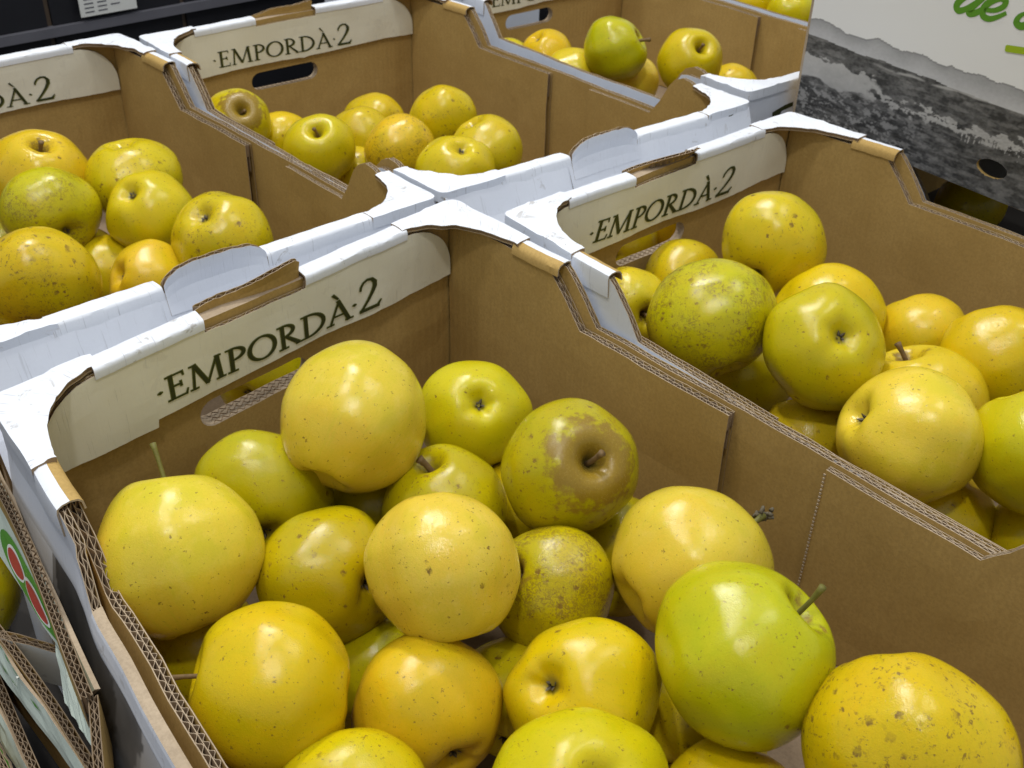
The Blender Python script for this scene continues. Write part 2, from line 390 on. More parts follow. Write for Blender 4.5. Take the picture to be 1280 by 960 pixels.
def letters(m, put, key, grow=0.0, base=0.0):
    tot = sum(GL[c][0] for c in TEXT) - .05; x = 0; dz = base
    for c in TEXT:
        w, st = GL[c]
        for q in st:
            dz += 0.000008
            stroke(m, [(p[0] + x, p[1], p[2] * .75) for p in q], lambda a, b, d: put(a / tot, b, d), key, grow, dz)
        x += w

# ------------------------------------------------------------------ crates
W, L, HT = 0.4, 0.6, 0.2
HOLE = {'far': (0.134, 0.232, -0.0915, -0.0690), 'near': (0.142, 0.275, -0.120, -0.0720)}
def ss(t): return .35 * t + .65 * t * t * (3 - 2 * t)
class Crate:
    def __init__(s, corners, z0, label, seed, lean=(0, 0), far_tab=0.014, near_tab=0.018, shear=0.0, text='outline', res=8, notch=0.0, near=True, name='apple_crate', strip=False, hole_up=0.0, far_lean=.25, text_dx=0.0):
        s.text_dx = text_dx
        s.strip = strip; s.hole_up = hole_up; s.far_lean = far_lean
        s.c = [np.array(q, float) for q in corners]; s.z0 = z0; s.seed = seed
        ctr = sum(s.c) / 4
        s.root = thing(name, label, 'crate', (ctr[0], ctr[1], z0 - HT), 'apple crates in the display')
        s.res = res
        F = {'far': lambda a, z, n: s.P(a, n, z), 'near': lambda a, z, n: s.P(a, L - n + (lean[0] + (lean[1] - lean[0]) * a / W) * ss(min(1, max(0, -z) / .085)), z), 'left': lambda a, z, n: s.P(n - (.016 * min(1, max(0, -z - .045) / .08) if strip else 0) + (.0010 * fbm(a * 90, z * 30, 4.4, 2) * math.exp(-((a - .18) / .05) ** 2) if strip and n > .006 else 0), a, z), 'right': lambda a, z, n: s.P(W - n, a, z)}
        s.F = F
        if strip:
            f0 = F['left']; F['left'] = lambda a, z, n: f0(a - .016 * min(1, a / .13), z, n - (.006 * ss(min(1, max(0, (a - .125) / .06))) if n < .0062 and z < -.02 else 0))
        s.end_wall('far', far_tab, notch, text, shear)
        if near: s.end_wall('near', near_tab, 0, None, 0)
        for w in ('left', 'right'): s.side(w)
        for cu, cv in ((0, 0), (1, 0), (0, 1), (1, 1)):
            if cv and not near: continue
            s.gusset(cu, cv)
        m = MB(); g = [[s.P(u * W / 4, v * L / 6, -HT + .002) for v in range(7)] for u in range(5)]
        g2 = [[p - np.array((0, 0, .004)) for p in r] for r in g]
        m.grid(g, [[(p[0], p[1]) for p in r] for r in g], 'dark_cut_shade'); m.grid(g2, [[(p[0], p[1]) for p in r] for r in g], 'dark_cut_shade')  # floor colour darkened to stand in for shade in the gaps
        m.build('crate_floor', s.root, fix=False)
    def P(s, u, v, z):
        a, b = u / W, v / L; sd = s.seed
        # loaded board: walls bow a little and the sheet is never quite flat
        bow = (0.006 if a > .5 or not s.strip else 0.0) * math.sin(math.pi * min(max(b, 0), 1))
        du = (a - 0.5) * 2 * bow + 0.0016 * mnoise.noise(Vector((v * 9, z * 7, sd + 3))) + 0.0012 * mnoise.noise(Vector((v * 23, z * 20, sd + 8)))
        dv = 0.0018 * mnoise.noise(Vector((u * 11, z * 9, sd + 5))) + 0.0012 * mnoise.noise(Vector((u * 30, z * 26, sd + 9)))
        a += du / W; b += dv / L
        q = (1 - b) * ((1 - a) * s.c[0] + a * s.c[1]) + b * ((1 - a) * s.c[3] + a * s.c[2])
        zz = z + s.z0 + (0.0014 * mnoise.noise(Vector((u * 8, v * 8, sd + 1))) if z > -0.06 else 0)
        return np.array((q[0], q[1], zz))
    def end_wall(s, w, tab, notch, text, shear):
        f = s.F[w]; sd = s.seed + (0 if w == 'far' else 50)
        h0, h1, zb, zt = HOLE[w]; zb += s.hole_up if w == 'near' else 0; zc = (zb + zt) / 2; hh = (zt - zb) / 2
        m = MB()
        top = lambda q: -0.0035; bot = lambda q: -HT
        def hz(q):
            r = 0.012; e = min(q - h0, h1 - q)
            return hh if e >= r else hh * math.sqrt(max(0, 1 - ((r - e) / r) ** 2))
        fine = [h0 + d for d in (0, .0006, .002, .0045, .008, .012)] + [h1 - d for d in (.012, .008, .0045, .002, .0006, 0)]
        slab(m, f, span(.001, h0, .02), bot, top, 0, .0098, 8, 'white', 'kraft', 'cut', (1, 0))
        slab(m, f, span(h1, W - .001, .02), bot, top, 0, .0098, 8, 'white', 'kraft', 'cut', (0, 1))
        hs = span(h0, h1, .008, fine)
        slab(m, f, hs, bot, lambda q: zc - hz(q), 0, .0098, 5, 'white', 'kraft', 'cut', (0, 0))
        slab(m, f, hs, lambda q: zc + hz(q), top, 0, .0098, 3, 'white', 'kraft', 'cut', (0, 0))
        # fluting of the two plies seen in the cut of the hand hole
        for ply in (.0028, .0070):
            N = int((h1 - h0 - .02) / .0009)
            pv = None
            for i in range(N + 1):
                q = h0 + .01 + (h1 - h0 - .02) * i / N; d = .0017 * math.sin(2 * math.pi * q / .0068 + sd)
                vs = [m.vert(f(q, zc - hz(q) + .0006, ply + d - .0003)), m.vert(f(q, zc - hz(q) + .0006, ply + d + .0003)), m.vert(f(q, zc - hz(q) - .001, ply + d - .0003)), m.vert(f(q, zc - hz(q) - .001, ply + d + .0003))]
                if pv:
                    for a, b in ((0, 1), (0, 2), (1, 3)): m.face((pv[a], vs[a], vs[b], pv[b]), 'flute')
                pv = vs
        m.build('end_panel', s.root)
        # printed flap folded over the rim to the inside
        t0, t1 = .146, .233
        R0 = .046
        def fh(q):
            h = -0.0045
            for e in (q - .018, .385 - q):
                if e < R0: h = min(h, -0.0045 - R0 * 0.95 * (1 - math.sqrt(max(0, 1 - ((R0 - e) / R0) ** 2))))
            if t0 <= q <= t1: h = -0.0095
            return h
        def fl(q):
            z = -0.0585 + 0.0012 * math.sin(q * 31 + sd) + 0.0008 * fbm(q * 60, sd, 0, 2)
            if notch and q < .10: z -= notch
            return z
        ex = [.018 + d for d in (.0005, .0015, .003, .005, .008, .012)] + [.385 - d for d in (.012, .008, .005, .003, .0015, .0005)] + [t0 - .0004, t0 + .0004, t1 - .0004, t1 + .0004, .0996, .1004]
        m = MB(); board(m, f, span(.018, .385, .008, ex), fl, fh, .0112, .0148, 5, 'kraft', 'cream', ply=1, res=s.res, seed=sd)
        flap = m.build('label_flap', s.root)
        # rounded fold along the rim, interrupted by the tab
        prof = [(.0008, -.016), (-.0006, -.008), (-.0009, -.0016), (-.0002, .0002), (.0012, .0010), (.0050, .0013), (.0100, .0013), (.0141, .0008), (.0153, -.0004), (.0157, -.0026), (.0155, -.0070)]
        for a, b in ((.063, t0), (t1, .337)):
            m = MB(); sweep(m, f, span(a, b, .0045), prof, ['rim'] * 10)
            m.build('rim_fold', s.root, smooth=True)
        # stacking tab left standing where the fold is cut
        def th(q):
            x = (q - t0) / (t1 - t0)
            if w == 'far': return tab * (0.10 + 1.05 * x ** 1.1 * (1 - max(0, (x - .86) / .14) ** 3 * .35)) - .001 + .001 * math.sin(x * 9 + sd)
            y = abs(2 * x - 1); return tab * math.sqrt(max(0, 1 - y ** 3.2)) - .002
        def tf(q, z, n):
            x = (q - t0) / (t1 - t0)
            lean = -.10 * max(0, z) if w == 'near' else s.far_lean * max(0, z) - .004 * math.sin(x * 4.5 + 1)
            return f(q, z, n + lean)
        ed = [t0 + d for d in (.0004, .0012, .003, .006)] + [t1 - d for d in (.006, .003, .0012, .0004)]
        m = MB(); board(m, tf, span(t0 + .0008, t1 - .0008, .004, ed), lambda q: -.02, th, -.0012, .0036, 4, 'white', 'kraft', ply=1, res=s.res, seed=sd + 2, jit=.0011)
        m.build('stacking_tab', s.root)
        if text:
            def put(a, b, d): 
                q = .094 + s.text_dx + a * .205 + shear * b * .0195; z = -.0495 - .0045 * a + b * .0195
                return f(q, z, .01495 + d)
            m = MB()
            if text == 'outline': letters(m, put, 'olive_ink', grow=.028, base=.00008)
            else: letters(m, lambda a, b, d: put(a + .006, b - .05, d), 'olive_ink', grow=-.006, base=.00008)
            letters(m, put, 'ink', grow=0.004, base=.0004)
            m.build('lettering', flap, fix=False)
    def side(s, w):
        f = s.F[w]; sd = s.seed + (20 if w == 'left' else 30)
        pts = np.array([(0, -.0035), (.131, -.0035), (.136, -.008), (.152, -.026), (.165, -.043), (.474, -.043), (.486, -.026), (.500, -.006), (.51, -.0035), (.6, -.0035)])
        hi = lambda q: float(np.interp(q, pts[:, 0], pts[:, 1]))
        bp = list(pts[:, 0]) + [.14, .144, .148, .156, .16, .48, .492]
        m = MB(); board(m, f, span(.0105, L - .0105, .012, bp), lambda q: -HT, hi, 0.0, .0055, 7, 'white', 'kraft', ply=2, res=s.res, seed=sd)
        m.build('side_panel', s.root)
        p1 = np.array([(.0115, -.006), (.120, -.006), (.126, -.012), (.142, -.030), (.156, -.0465), (.292, -.0465)])
        p2 = np.array([(.365, -.0465), (.466, -.0465), (.479, -.030), (.492, -.008), (.500, .0005), (.512, .0055), (.523, .0045), (.536, -.001), (.552, -.006), (.588, -.006)])
        for pp, k in ((p1, 1), (p2, 2)):
            h = lambda q, pp=pp: float(np.interp(q, pp[:, 0], pp[:, 1]))
            bp = list(pp[:, 0]) + [.131, .136, .149, .472, .485, .496, .506, .518, .53]
            n0, n1 = (.0064, .0134) if k == 1 else (.0060, .0108)
            m = MB(); board(m, f, span(pp[0, 0], pp[-1, 0], .012, bp), lambda q: -HT + .003, h, n0, n1, 6, 'kraft', 'kraft', ply=2, res=s.res, seed=sd + k)
            m.build('side_liner', s.root)
        # brown folded edge between gusset and step
        prof = [(-.0012, -.020), (-.0014, -.004), (-.0006, -.0009), (.0025, .0004), (.0072, .0006), (.0118, -.0008), (.0141, -.0034), (.0147, -.0090)]
        for a, b in ((.083, .1305), (.508, .520)):
            if b < .5:
                m = MB(); sweep(m, f, span(a, b, .005), prof, ['white', 'white', 'white', 'white', 'kraft', 'kraft', 'kraft'], .0012)
                m.build('folded_edge', s.root, smooth=True)
        if s.strip and w == 'left':
            pf = [(-.0010, -.052), (-.0012, -.044), (-.0004, -.0418), (.0015, -.0414), (.0042, -.0414), (.0056, -.0420), (.0060, -.048)]
            m = MB(); sweep(m, f, span(.168, .56, .01), pf, ['white', 'white', 'cut', 'cut', 'cut', 'cut'], .001)
            m.build('folded_edge', s.root)
    def gusset(s, cu, cv):
        sd = s.seed + cu * 7 + cv * 13
        def G(a, b, z):
            if s.strip and not cu and not cv: b -= .016 * min(1, max(0, b) / .13)
            return s.P(W - a if cu else a, L - b if cv else b, z)
        ext = .088 if not cv else .070
        K = 26
        outer, inner = [], []
        for i in range(K + 1):
            t = i / K
            if t < .44: o = (.067 - (.067 - .006) * t / .44, -.0016)
            elif t < .56:
                an = (t - .44) / .12 * math.pi / 2; o = (.006 - .0076 * math.sin(an), .006 - .0076 * math.cos(an))
            else: o = (-.0016, .006 + (ext - .006) * (t - .56) / .44)
            th = math.radians(90 - 90 * t)
            wob = .0016 * fbm(t * 9, sd, 0, 2)
            p = (.067 - (.0535 + wob) * math.cos(th), ext - (ext - .0135 + wob) * math.sin(th))
            outer.append(o); inner.append(p)
        rows = 6
        def zt(a, b): return .0020 + .0008 * fbm(a * 38, b * 38, sd, 3) + .0009 * (1 if fbm(a * 30 + b * 44, sd * 2, 0, 1) > .1 else 0)
        def surf(dz, shrink, lip):
            out = []
            for o, p in zip(outer, inner):
                r = []
                if lip:
                    # the sheet turns down over both outer faces
                    r += [G(o[0], o[1], -.0085), G(o[0], o[1], .0006)]
                for j in range(rows + 1):
                    t = j / rows * shrink
                    a, b = o[0] + (p[0] - o[0]) * t, o[1] + (p[1] - o[1]) * t
                    drop = .0004 * (1 - min(1, t * 5)) + .0018 * max(0, t - .8) * 5 * (.5 + .5 * fbm(a * 60, b * 60, sd + 4, 2))
                    r.append(G(a, b, zt(a, b) - drop + dz))
                out.append(r)
            return out
        m = MB()
        uvo = [[(0.001 * i * 4, 0.008 * j) for j in range(rows + 3)] for i in range(K + 1)]
        A = m.grid(surf(0, 1, True), uvo, 'rim'); uv2 = [r[:rows + 1] for r in uvo]
        B = m.grid(surf(-.0007, 1, False), uv2, 'kraft')
        for i in range(K): m.face((A[i][-1], A[i + 1][-1], B[i + 1][-1], B[i][-1]), 'cut')
        C2 = m.grid(surf(-.0036, .965, False), uv2, 'kraft'); D = m.grid(surf(-.0043, .965, False), uv2, 'kraft')
        for i in range(K): m.face((C2[i][-1], C2[i + 1][-1], D[i + 1][-1], D[i][-1]), 'cut')
        E1 = surf(-.0008, .955, False); E2 = surf(-.0036, .95, False)
        for i in range(K):
            q = [m.vert(E1[i][-1]), m.vert(E1[i + 1][-1]), m.vert(E2[i + 1][-1]), m.vert(E2[i][-1])]; m.face(q, 'flute')
        # both straight ends show the rolled board
        for i in (0, K):
            for j in range(rows): m.face((A[i][j + 2], A[i][j + 3], D[i][j + 1], D[i][j]), 'flute')
        m.build('corner_gusset', s.root, smooth=True, fix=False)

CR = {}
def crate(key, *a, **k): CR[key] = Crate(*a, **k)
crate('F', [(-.012, 0), (.398, .003), (.3195, -.645), (-.140, -.645)], 0, 'white and brown cardboard crate of pale yellow apples, nearest and largest in the photo', 1.0, notch=.006, strip=True, text_dx=.008)
crate('BL', [(.058, .662), (.456, .614), (.392, .017), (-.005, .061)], 0, 'apple crate behind the front one, cut off by the left picture edge', 12.0, lean=(.046, .008), hole_up=.016, text_dx=.009, text='double')
crate('TC', [(.468, .588), (.868, .535), (.797, -.050), (.402, .016)], 0, 'middle rear apple crate with fully readable letters and a dark open hand hole', 23.0, lean=(.046, .033), text_dx=-.014, text='double', far_tab=.010)
crate('RT', [(.409, -.048), (.803, -.095), (.738, -.691), (.323, -.640)], 0, 'right-hand apple crate in front of the tall carton with the grey landscape print', 34.0, shear=.35, text_dx=-.007, far_tab=.011, far_lean=1.5)
crate('TR', [(.912, .545), (1.30, .487), (1.21, -.095), (.825, -.032)], 0, 'far right rear apple crate with a pale grey hand hole', 45.0, text='double', res=6)
crate('FR', [(1.325, .49), (1.72, .43), (1.62, -.16), (1.235, -.10)], 0, 'farthest apple crate at the top picture edge, left of the tall carton', 56.0, text=None, res=5)
crate('RR', [(.897, -.075), (1.29, -.125), (1.20, -.71), (.815, -.66)], -.04, 'shaded apple crate under the tall carton with the landscape print', 67.0, text=None, res=5)

# stitched cut down the right wall of the front crate, and pale board of the crate below it at the lower left
f = CR['F'].F['right']; m = MB()
for i in range(44):
    z = -.050 - i * .0031
    q = [m.vert(f(a, b, n)) for a in (.3642, .3656) for b in (z, z - .0014) for n in (.0109, .0116)]
    for ff in ((0, 1, 3, 2), (4, 6, 7, 5), (0, 4, 5, 1), (2, 3, 7, 6), (1, 5, 7, 3)): m.face([q[k] for k in ff], 'cut')
m.build('perforation', CR['F'].root)

# print on outer faces
def decal(root, F, pts, key, n, name):
    m = MB(); m.face([m.vert(F(q[0], q[1], n)) for q in pts], key); return m.build(name, root, fix=False)
f = CR['TC'].F['near']
m = MB()
def ringpart(m, cx, cz, r0x, r0z, r1x, r1z, a0, a1, key, n, N=28):
    pv = None
    for i in range(N + 1):
        a = math.radians(a0 + (a1 - a0) * i / N)
        q = [m.vert(f(cx + r0x * math.cos(a), cz + r0z * math.sin(a), n)), m.vert(f(cx + r1x * math.cos(a), cz + r1z * math.sin(a), n))]
        if pv: m.face((pv[0], q[0], q[1], pv[1]), key)
        pv = q
ringpart(m, .371, -.027, .017, .022, .0105, .0125, 0, 360, 'ink', -.0004)
ringpart(m, .371, -.030, .0085, .0105, .0072, .009, 0, 360, 'leaf_ink', -.0005)
ringpart(m, .371, -.033, .0052, .006, .0040, .0046, 0, 360, 'leaf_ink', -.0005)
m.face([m.vert(f(a, b, -.0004)) for a, b in ((.322, -.027), (.327, -.032), (.3345, -.037), (.331, -.044), (.324, -.040))], 'ink')
m.build('printed_emblem', CR['TC'].root, fix=False)
f = CR['TR'].F['near']
m = MB()
m.face([m.vert(f(a, b, -.0004)) for a, b in ((.045, -.031), (.066, -.027), (.082, -.026), (.082, -.031), (.062, -.033), (.056, -.046), (.049, -.048))], 'ink')
m.build('printed_emblem', CR['TR'].root, fix=False)

def printed_sheet(name, parent, put, s0, s1, h0, h1, ns, nh, paint, holes=None, back=None):
    """a sheet whose flat print is stored per vertex; put(s, h) places it"""
    V = []; C = []
    for i in range(ns + 1):
        for j in range(nh + 1):
            s_, h_ = s0 + (s1 - s0) * i / ns, h0 + (h1 - h0) * j / nh
            V.append(put(s_, h_)); C.append(paint(s_, h_))
    ix = lambda i, j: i * (nh + 1) + j
    Fc = []
    for i in range(ns):
        for j in range(nh):
            if holes and holes(s0 + (s1 - s0) * (i + .5) / ns, h0 + (h1 - h0) * (j + .5) / nh): continue
            Fc.append((ix(i, j), ix(i + 1, j), ix(i + 1, j + 1), ix(i, j + 1)))
    me = bpy.data.meshes.new(name); off = parent_world(parent)
    me.from_pydata([tuple(np.array(v) - off) for v in V], [], Fc)
    ca = me.color_attributes.new('print', 'FLOAT_COLOR', 'POINT')
    ca.data.foreach_set('color', np.array([(*c, 1.0) for c in C], np.float32).ravel())
    me.materials.append(M['print'])
    o = bpy.data.objects.new(name, me); COL.objects.link(o); o.parent = parent
    return o

# grey landscape strip printed low on the outer left face of the front crate
f = CR['F'].F['left']
def strip_paint(s_, h_):
    n = fbm(s_ * 30, h_ * 40, 3.3, 4); g = .30 + .12 * n
    if .10 < s_ + .02 * n < .20: g = .06 + .05 * max(0, n + .3)
    elif .2 <= s_ + .02 * n < .235: g = .16 + .08 * n
    elif s_ > .235: g = .45 + .05 * n
    return (g, g, g * 1.02)
printed_sheet('printed_strip', CR['F'].root, lambda a, b: f(a, b, -.0005), .09, .30, -.195, -.058, 90, 50, strip_paint)

# ------------------------------------------------------------------ carton with the landscape print
CA = np.array((.887, -.058, -.037)); CD = np.array((-.228, -.974, 0.)); CD /= np.linalg.norm(CD); CN = np.array((CD[1], -CD[0], 0.))   # CN points out of the face, to the viewer
CL, CW, CH = .42, .34, .25
carton = thing('landscape_carton', 'tall pale carton printed with a grey mountain landscape and green script, standing at the right', 'carton', tuple(CA + CD * .21 - CN * CW / 2))
def cp(s_, h_, n=0.0): return CA + CD * s_ + CN * n + np.array((0, 0, h_))
def in_hole(s_, h_): return ((s_ - .2475) / .0165) ** 2 + ((h_ - .0275) / .0085) ** 2 < 1
def sg(x, w): return 1 / (1 + math.exp(-max(-30, min(30, x / w))))
def land(s_, h_):
    n1 = fbm(s_ * 26, 1.2, 0, 4)
    ridge = .1085 + .006 * n1 - .02 * max(0, s_ - .2)
    if h_ > ridge: return (.80, .80, .785)
    if h_ > ridge - .0016: return (.27, .27, .27)
    n2 = fbm(s_ * 70, h_ * 150, 4.0, 5); n3 = fbm(s_ * 30, h_ * 60, 9.0, 4); n4 = fbm(s_ * 260, h_ * 420, 2.0, 3)
    r2 = .0925 + .003 * fbm(s_ * 18, 5.5, 0, 3) - .006 * s_ / .27
    if h_ > r2:
        t = (h_ - r2) / (ridge - r2); g = .52 - .18 * t + .05 * n3 + .03 * n4; return (g, g, g * 1.01)
    g = .072 + .055 * n2 + .045 * n3 + .05 * n4
    g += .07 * sg(fbm(s_ * 40, h_ * 190, 6.0, 4) - .12, .05)
    lake = sg(.073 + .009 * n2 - .05 * max(0, s_ - .05) - h_, .00025) * sg(h_ - .049 - .006 * n3 - .05 * max(0, s_ - .05), .0003) * sg(.098 + .02 * n2 - s_, .0025)
    g = g * (1 - lake) + lake * (.43 + .06 * n3 + .03 * n4)
    shore = sg(.0009 + .0007 * n2 - abs(h_ - .0865 - .004 * fbm(s_ * 14, 3.0, 0, 2)), .0003) * sg(s_ - .10, .01) * sg(n3 + .25, .06)
    g = g * (1 - shore) + shore * .42
    drip = .012 * max(0, fbm(s_ * 420, 1.0, 0, 2)) * sg(s_ - .19, .02)
    mid = .055 + .003 * fbm(s_ * 25, 8.0, 0, 3); hw = .0035 + .010 * max(0, s_ - .1)
    band = sg(h_ - (mid - hw - drip - .008 * n2), .0003) * sg(mid + hw * .7 + .011 * n2 - h_, .0003) * sg(s_ - .085, .008) * sg(n4 + n2 + .36, .035)
    g = g * (1 - band) + band * (.41 + .10 * n4 + .05 * n3)
    sp_ = sg(n2 + .6 * n4 - .22, .04) * sg(.047 - h_, .004) * sg(.15 - s_, .02)
    g = g * (1 - sp_) + sp_ * .30
    g = max(.03, g)
    return (g * 1.02, g, g * .96)
printed_sheet('front_panel', carton, lambda a, b: cp(a, b, 0), 0, CL, 0, CH, 520, 300, land, holes=in_hole)
def panel(name, pts, key='greyboard'):
    # a board between four corners given in (s, h, n)
    m = MB(); P4 = [cp(*q) for q in pts]; nn = np.cross(P4[1] - P4[0], P4[3] - P4[0]); nn /= np.linalg.norm(nn)
    a = [m.vert(p, (p[0], p[2])) for p in P4]; b = [m.vert(p + nn * .004, (p[0], p[2])) for p in P4]
    m.face(a, key); m.face(b, 'kraft')
    for i in range(4): m.face((a[i], a[(i + 1) % 4], b[(i + 1) % 4], b[i]), 'cut')
    return m.build(name, carton)
panel('end_panel', [(0, 0, -.001), (0, CH, -.001), (0, CH, -CW), (0, 0, -CW)])
panel('end_panel', [(CL, 0, -.001), (CL, CH, -.001), (CL, CH, -CW), (CL, 0, -CW)])
panel('back_panel', [(0.005, 0, -CW), (CL - .005, 0, -CW), (CL - .005, CH, -CW), (.005, CH, -CW)])
panel('top_panel', [(0.005, CH, -.004), (0.005, CH, -CW + .004), (CL - .005, CH, -CW + .004), (CL - .005, CH, -.004)])
panel('bottom_panel', [(0.005, 0.001, -.006), (0.005, 0.001, -CW + .004), (CL - .005, .001, -CW + .004), (CL - .005, .001, -.006)])
# kraft back of the printed face, cut back around the hand hole, with the hole's own thickness
m = MB()
ring = [[cp(.2475 + .0168 * math.cos(t) * k, .0275 + .0088 * math.sin(t) * k, n) for n in (-.0002, -.004)] for k in (1.0,) for t in np.linspace(0, 2 * math.pi, 41)]
m.grid(ring, [[(0, 0), (0, 1)]] * 41, 'kraft')
m.build('hole_edge', carton, smooth=True, fix=False)
m = MB()
def cpx(X, Y):
    x, y = 1160 + X / 10.667, Y / 10.667
    return (.170 + .001 * (x - 1200), .166 + .000154 * (x - 1200) - .00064 * y + .002)
def smooth_path(pts, n=6):
    P = np.array(pts, float); out = []
    for i in range(len(P) - 1):
        p0, p1, p2, p3 = P[max(i - 1, 0)], P[i], P[i + 1], P[min(i + 2, len(P) - 1)]
        for t in np.linspace(0, 1, n, endpoint=False):
            out.append(.5 * (2 * p1 + (p2 - p0) * t + (2 * p0 - 5 * p1 + 4 * p2 - p3) * t * t + (3 * p1 - p0 - 3 * p2 + p3) * t ** 3))
    return out + [P[-1]]
dz = .0003
def script(pts, w0, w1, key):
    global dz
    q = smooth_path(pts); n = len(q)
    pp = [(*cpx(*p), (w0 + (w1 - w0) * (math.sin(math.pi * i / (n - 1)))) ) for i, p in enumerate(q)]
    dz += .00004
    stroke(m, pp, lambda a, b, d: cp(a, b, d), key, 0, dz)
for pts, a, b in (([(640, -10), (590, -75), (500, -75), (430, 10), (405, 95), (445, 160), (520, 120), (640, -20)], .004, .0068),
                  ([(830, -420), (700, -120), (570, 110), (570, 185), (640, 165), (730, 70)], .005, .0066),
                  ([(715, 110), (820, 110), (905, 45), (915, -45), (850, -80), (765, -20), (705, 90), (720, 200), (790, 240), (870, 205), (955, 130)], .0035, .0068),
                  ([(1085, 165), (1180, 80), (1260, -20), (1290, -120)], .003, .004),
                  ([(1290, -130), (1235, -30), (1250, 100), (1225, 230), (1150, 300), (1085, 260), (1090, 180), (1130, 120)], .0035, .0068),
                  ([(1220, 270), (1280, 235), (1360, 150)], .003, .004)):
    script(pts, a, b, 'green_ink')
q = [(*cpx(1045, 645), .004), (*cpx(1060, 645), .0062), (*cpx(1300, 655), .0062), (*cpx(1700, 690), .0062)]
stroke(m, q, lambda a, b, d: cp(a, b, d), 'lime_ink', 0, .0009)
m.build('lettering', carton, fix=False)

# ------------------------------------------------------------------ flattened cartons at the lower left
def quad_board(m, p, key0, key1, th=0.0035, nrm=None):
    P4 = [np.array(q, float) for q in p]; n = np.cross(P4[1] - P4[0], P4[3] - P4[0]); n /= np.linalg.norm(n)
    if nrm is not None and n @ np.array(nrm) < 0: n = -n
    A = [[(P4[0] * (1 - i / 12) + P4[1] * i / 12) * (1 - j / 4) + (P4[3] * (1 - i / 12) + P4[2] * i / 12) * j / 4 + n * .0015 * fbm(i * .4, j * .5, P4[0][0] * 90, 2) for j in range(5)] for i in range(13)]
    U = [[(i * .02, j * .02) for j in range(5)] for i in range(13)]
    B = [[q - n * th for q in r] for r in A]
    a = m.grid(A, U, key0); b = m.grid(B, U, key1)
    for i in range(12):
        for j in (0, 4): m.face((a[i][j], a[i + 1][j], b[i + 1][j], b[i][j]), 'cut')
    for j in range(4):
        for i in (0, 12): m.face((a[i][j], a[i][j + 1], b[i][j + 1], b[i][j]), 'cut')
    return A, n
def path_board(m, p0, p1, depth, th, k0, k1, side, seed, ply=2):
    """an upright board whose corrugated upper cut runs from p0 to p1"""
    p0, p1 = np.array(p0, float), np.array(p1, float); d = p1 - p0; Ln = np.linalg.norm(d); d /= Ln
    nn = np.cross(d, (0, 0, 1)); nn /= np.linalg.norm(nn); nn *= side
    fn = lambda s_, z, n: p0 + d * s_ + nn * (n + .002 * math.sin(s_ * 20 + seed)) + np.array((0, 0, z))
    board(m, fn, span(0, Ln, .012), lambda q: -depth, lambda q: 0.0, 0, th, 4, k0, k1, ply=ply, seed=seed, kc='dark_cut_shade', jit=.001)

g = thing('emblem_carton', 'pale carton with a green and red oval emblem on its slanted flap, lower left', 'carton', tuple(at(60, 760, -.2)), 'flattened cartons at the left')
m = MB(); path_board(m, at(-30, 530, -.052), at(121, 866, -.052), .06, .0062, 'kraft', 'kraft', 1, 2.0); m.build('side_panel', g)
m = MB(); A, n_fl = quad_board(m, [at(-30, 533, -.0535), at(118, 862, -.0535), at(109, 870, -.066), at(-30, 645, -.098)], 'greywhite', 'kraft', .003, (-1, 0, 1))
fl = m.build('printed_flap', g)
def flap_pt(a, b, d=0.0):
    i, j = a * 12, b * 4; i0, j0 = min(11, int(i)), min(3, int(j)); x, y = i - i0, j - j0
    return (A[i0][j0] * (1 - x) + A[i0 + 1][j0] * x) * (1 - y) + (A[i0][j0 + 1] * (1 - x) + A[i0 + 1][j0 + 1] * x) * y + n_fl * d
m = MB()
def oval(cx, cy, rx, ry, key, d, N=28):
    m.face([m.vert(flap_pt(min(.999, cx + rx * math.cos(t)), min(.999, cy + ry * math.sin(t)), d)) for t in np.linspace(0, 2 * math.pi, N, endpoint=False)], key)
oval(.53, .70, .27, .27, 'leaf_ink', .0005)
for c_, r_ in ((.42, .085), (.61, .115)):
    oval(c_, .72, r_, .175, 'white_ink', .0008); oval(c_, .72, r_ * .86, .135, 'red_ink', .0011)
m.build('printed_emblem', fl, fix=False)
m = MB(); quad_board(m, [at(68, 800, -.082), at(104, 868, -.068), at(125, 946, -.075), at(80, 878, -.086)], 'greywhite', 'kraft', .003, (0, 0, 1)); m.build('corner_gusset', g)
m = MB(); path_board(m, at(0, 790, -.1), at(78, 809, -.1), .03, .006, 'kraft', 'greyboard', 1, 5.0); m.build('torn_flap', g)
m = MB(); path_board(m, at(121, 868, -.056), at(137, 985, -.060), .04, .005, 'kraft', 'kraft', 1, 6.0); m.build('end_panel', g)

g = thing('scribbled_carton', 'pale green collapsed carton with dark green streaks and a white thread, lower left corner', 'carton', tuple(at(60, 900, -.2)), 'flattened cartons at the left')
m = MB(); path_board(m, at(-25, 745, -.1), at(140, 985, -.1), .075, .0055, 'kraft', 'kraft', 1, 9.0); m.build('side_panel', g)
m = MB(); Bf, nb = quad_board(m, [at(-30, 765, -.102), at(122, 985, -.102), at(108, 990, -.118), at(-30, 800, -.118)], 'greywhite', 'kraft', .002, (-1, 0, 1)); o = m.build('outer_flap', g)
m = MB()
for k in range(9):
    i = random.uniform(1, 10); j = random.uniform(.5, 3.2); p = [Bf[int(i)][int(j)] + nb * .0006, Bf[int(i) + 1][int(j)] + nb * .0006]
    w = (Bf[int(i)][int(j) + 1] - Bf[int(i)][int(j)]) * random.uniform(.12, .3)
    m.face([m.vert(p[0]), m.vert((p[0] + p[1]) / 2 + w), m.vert(p[1]), m.vert((p[0] + p[1]) / 2 - w * .2)], 'leaf_ink')
m.build('printed_streak', o, fix=False)
m = MB()
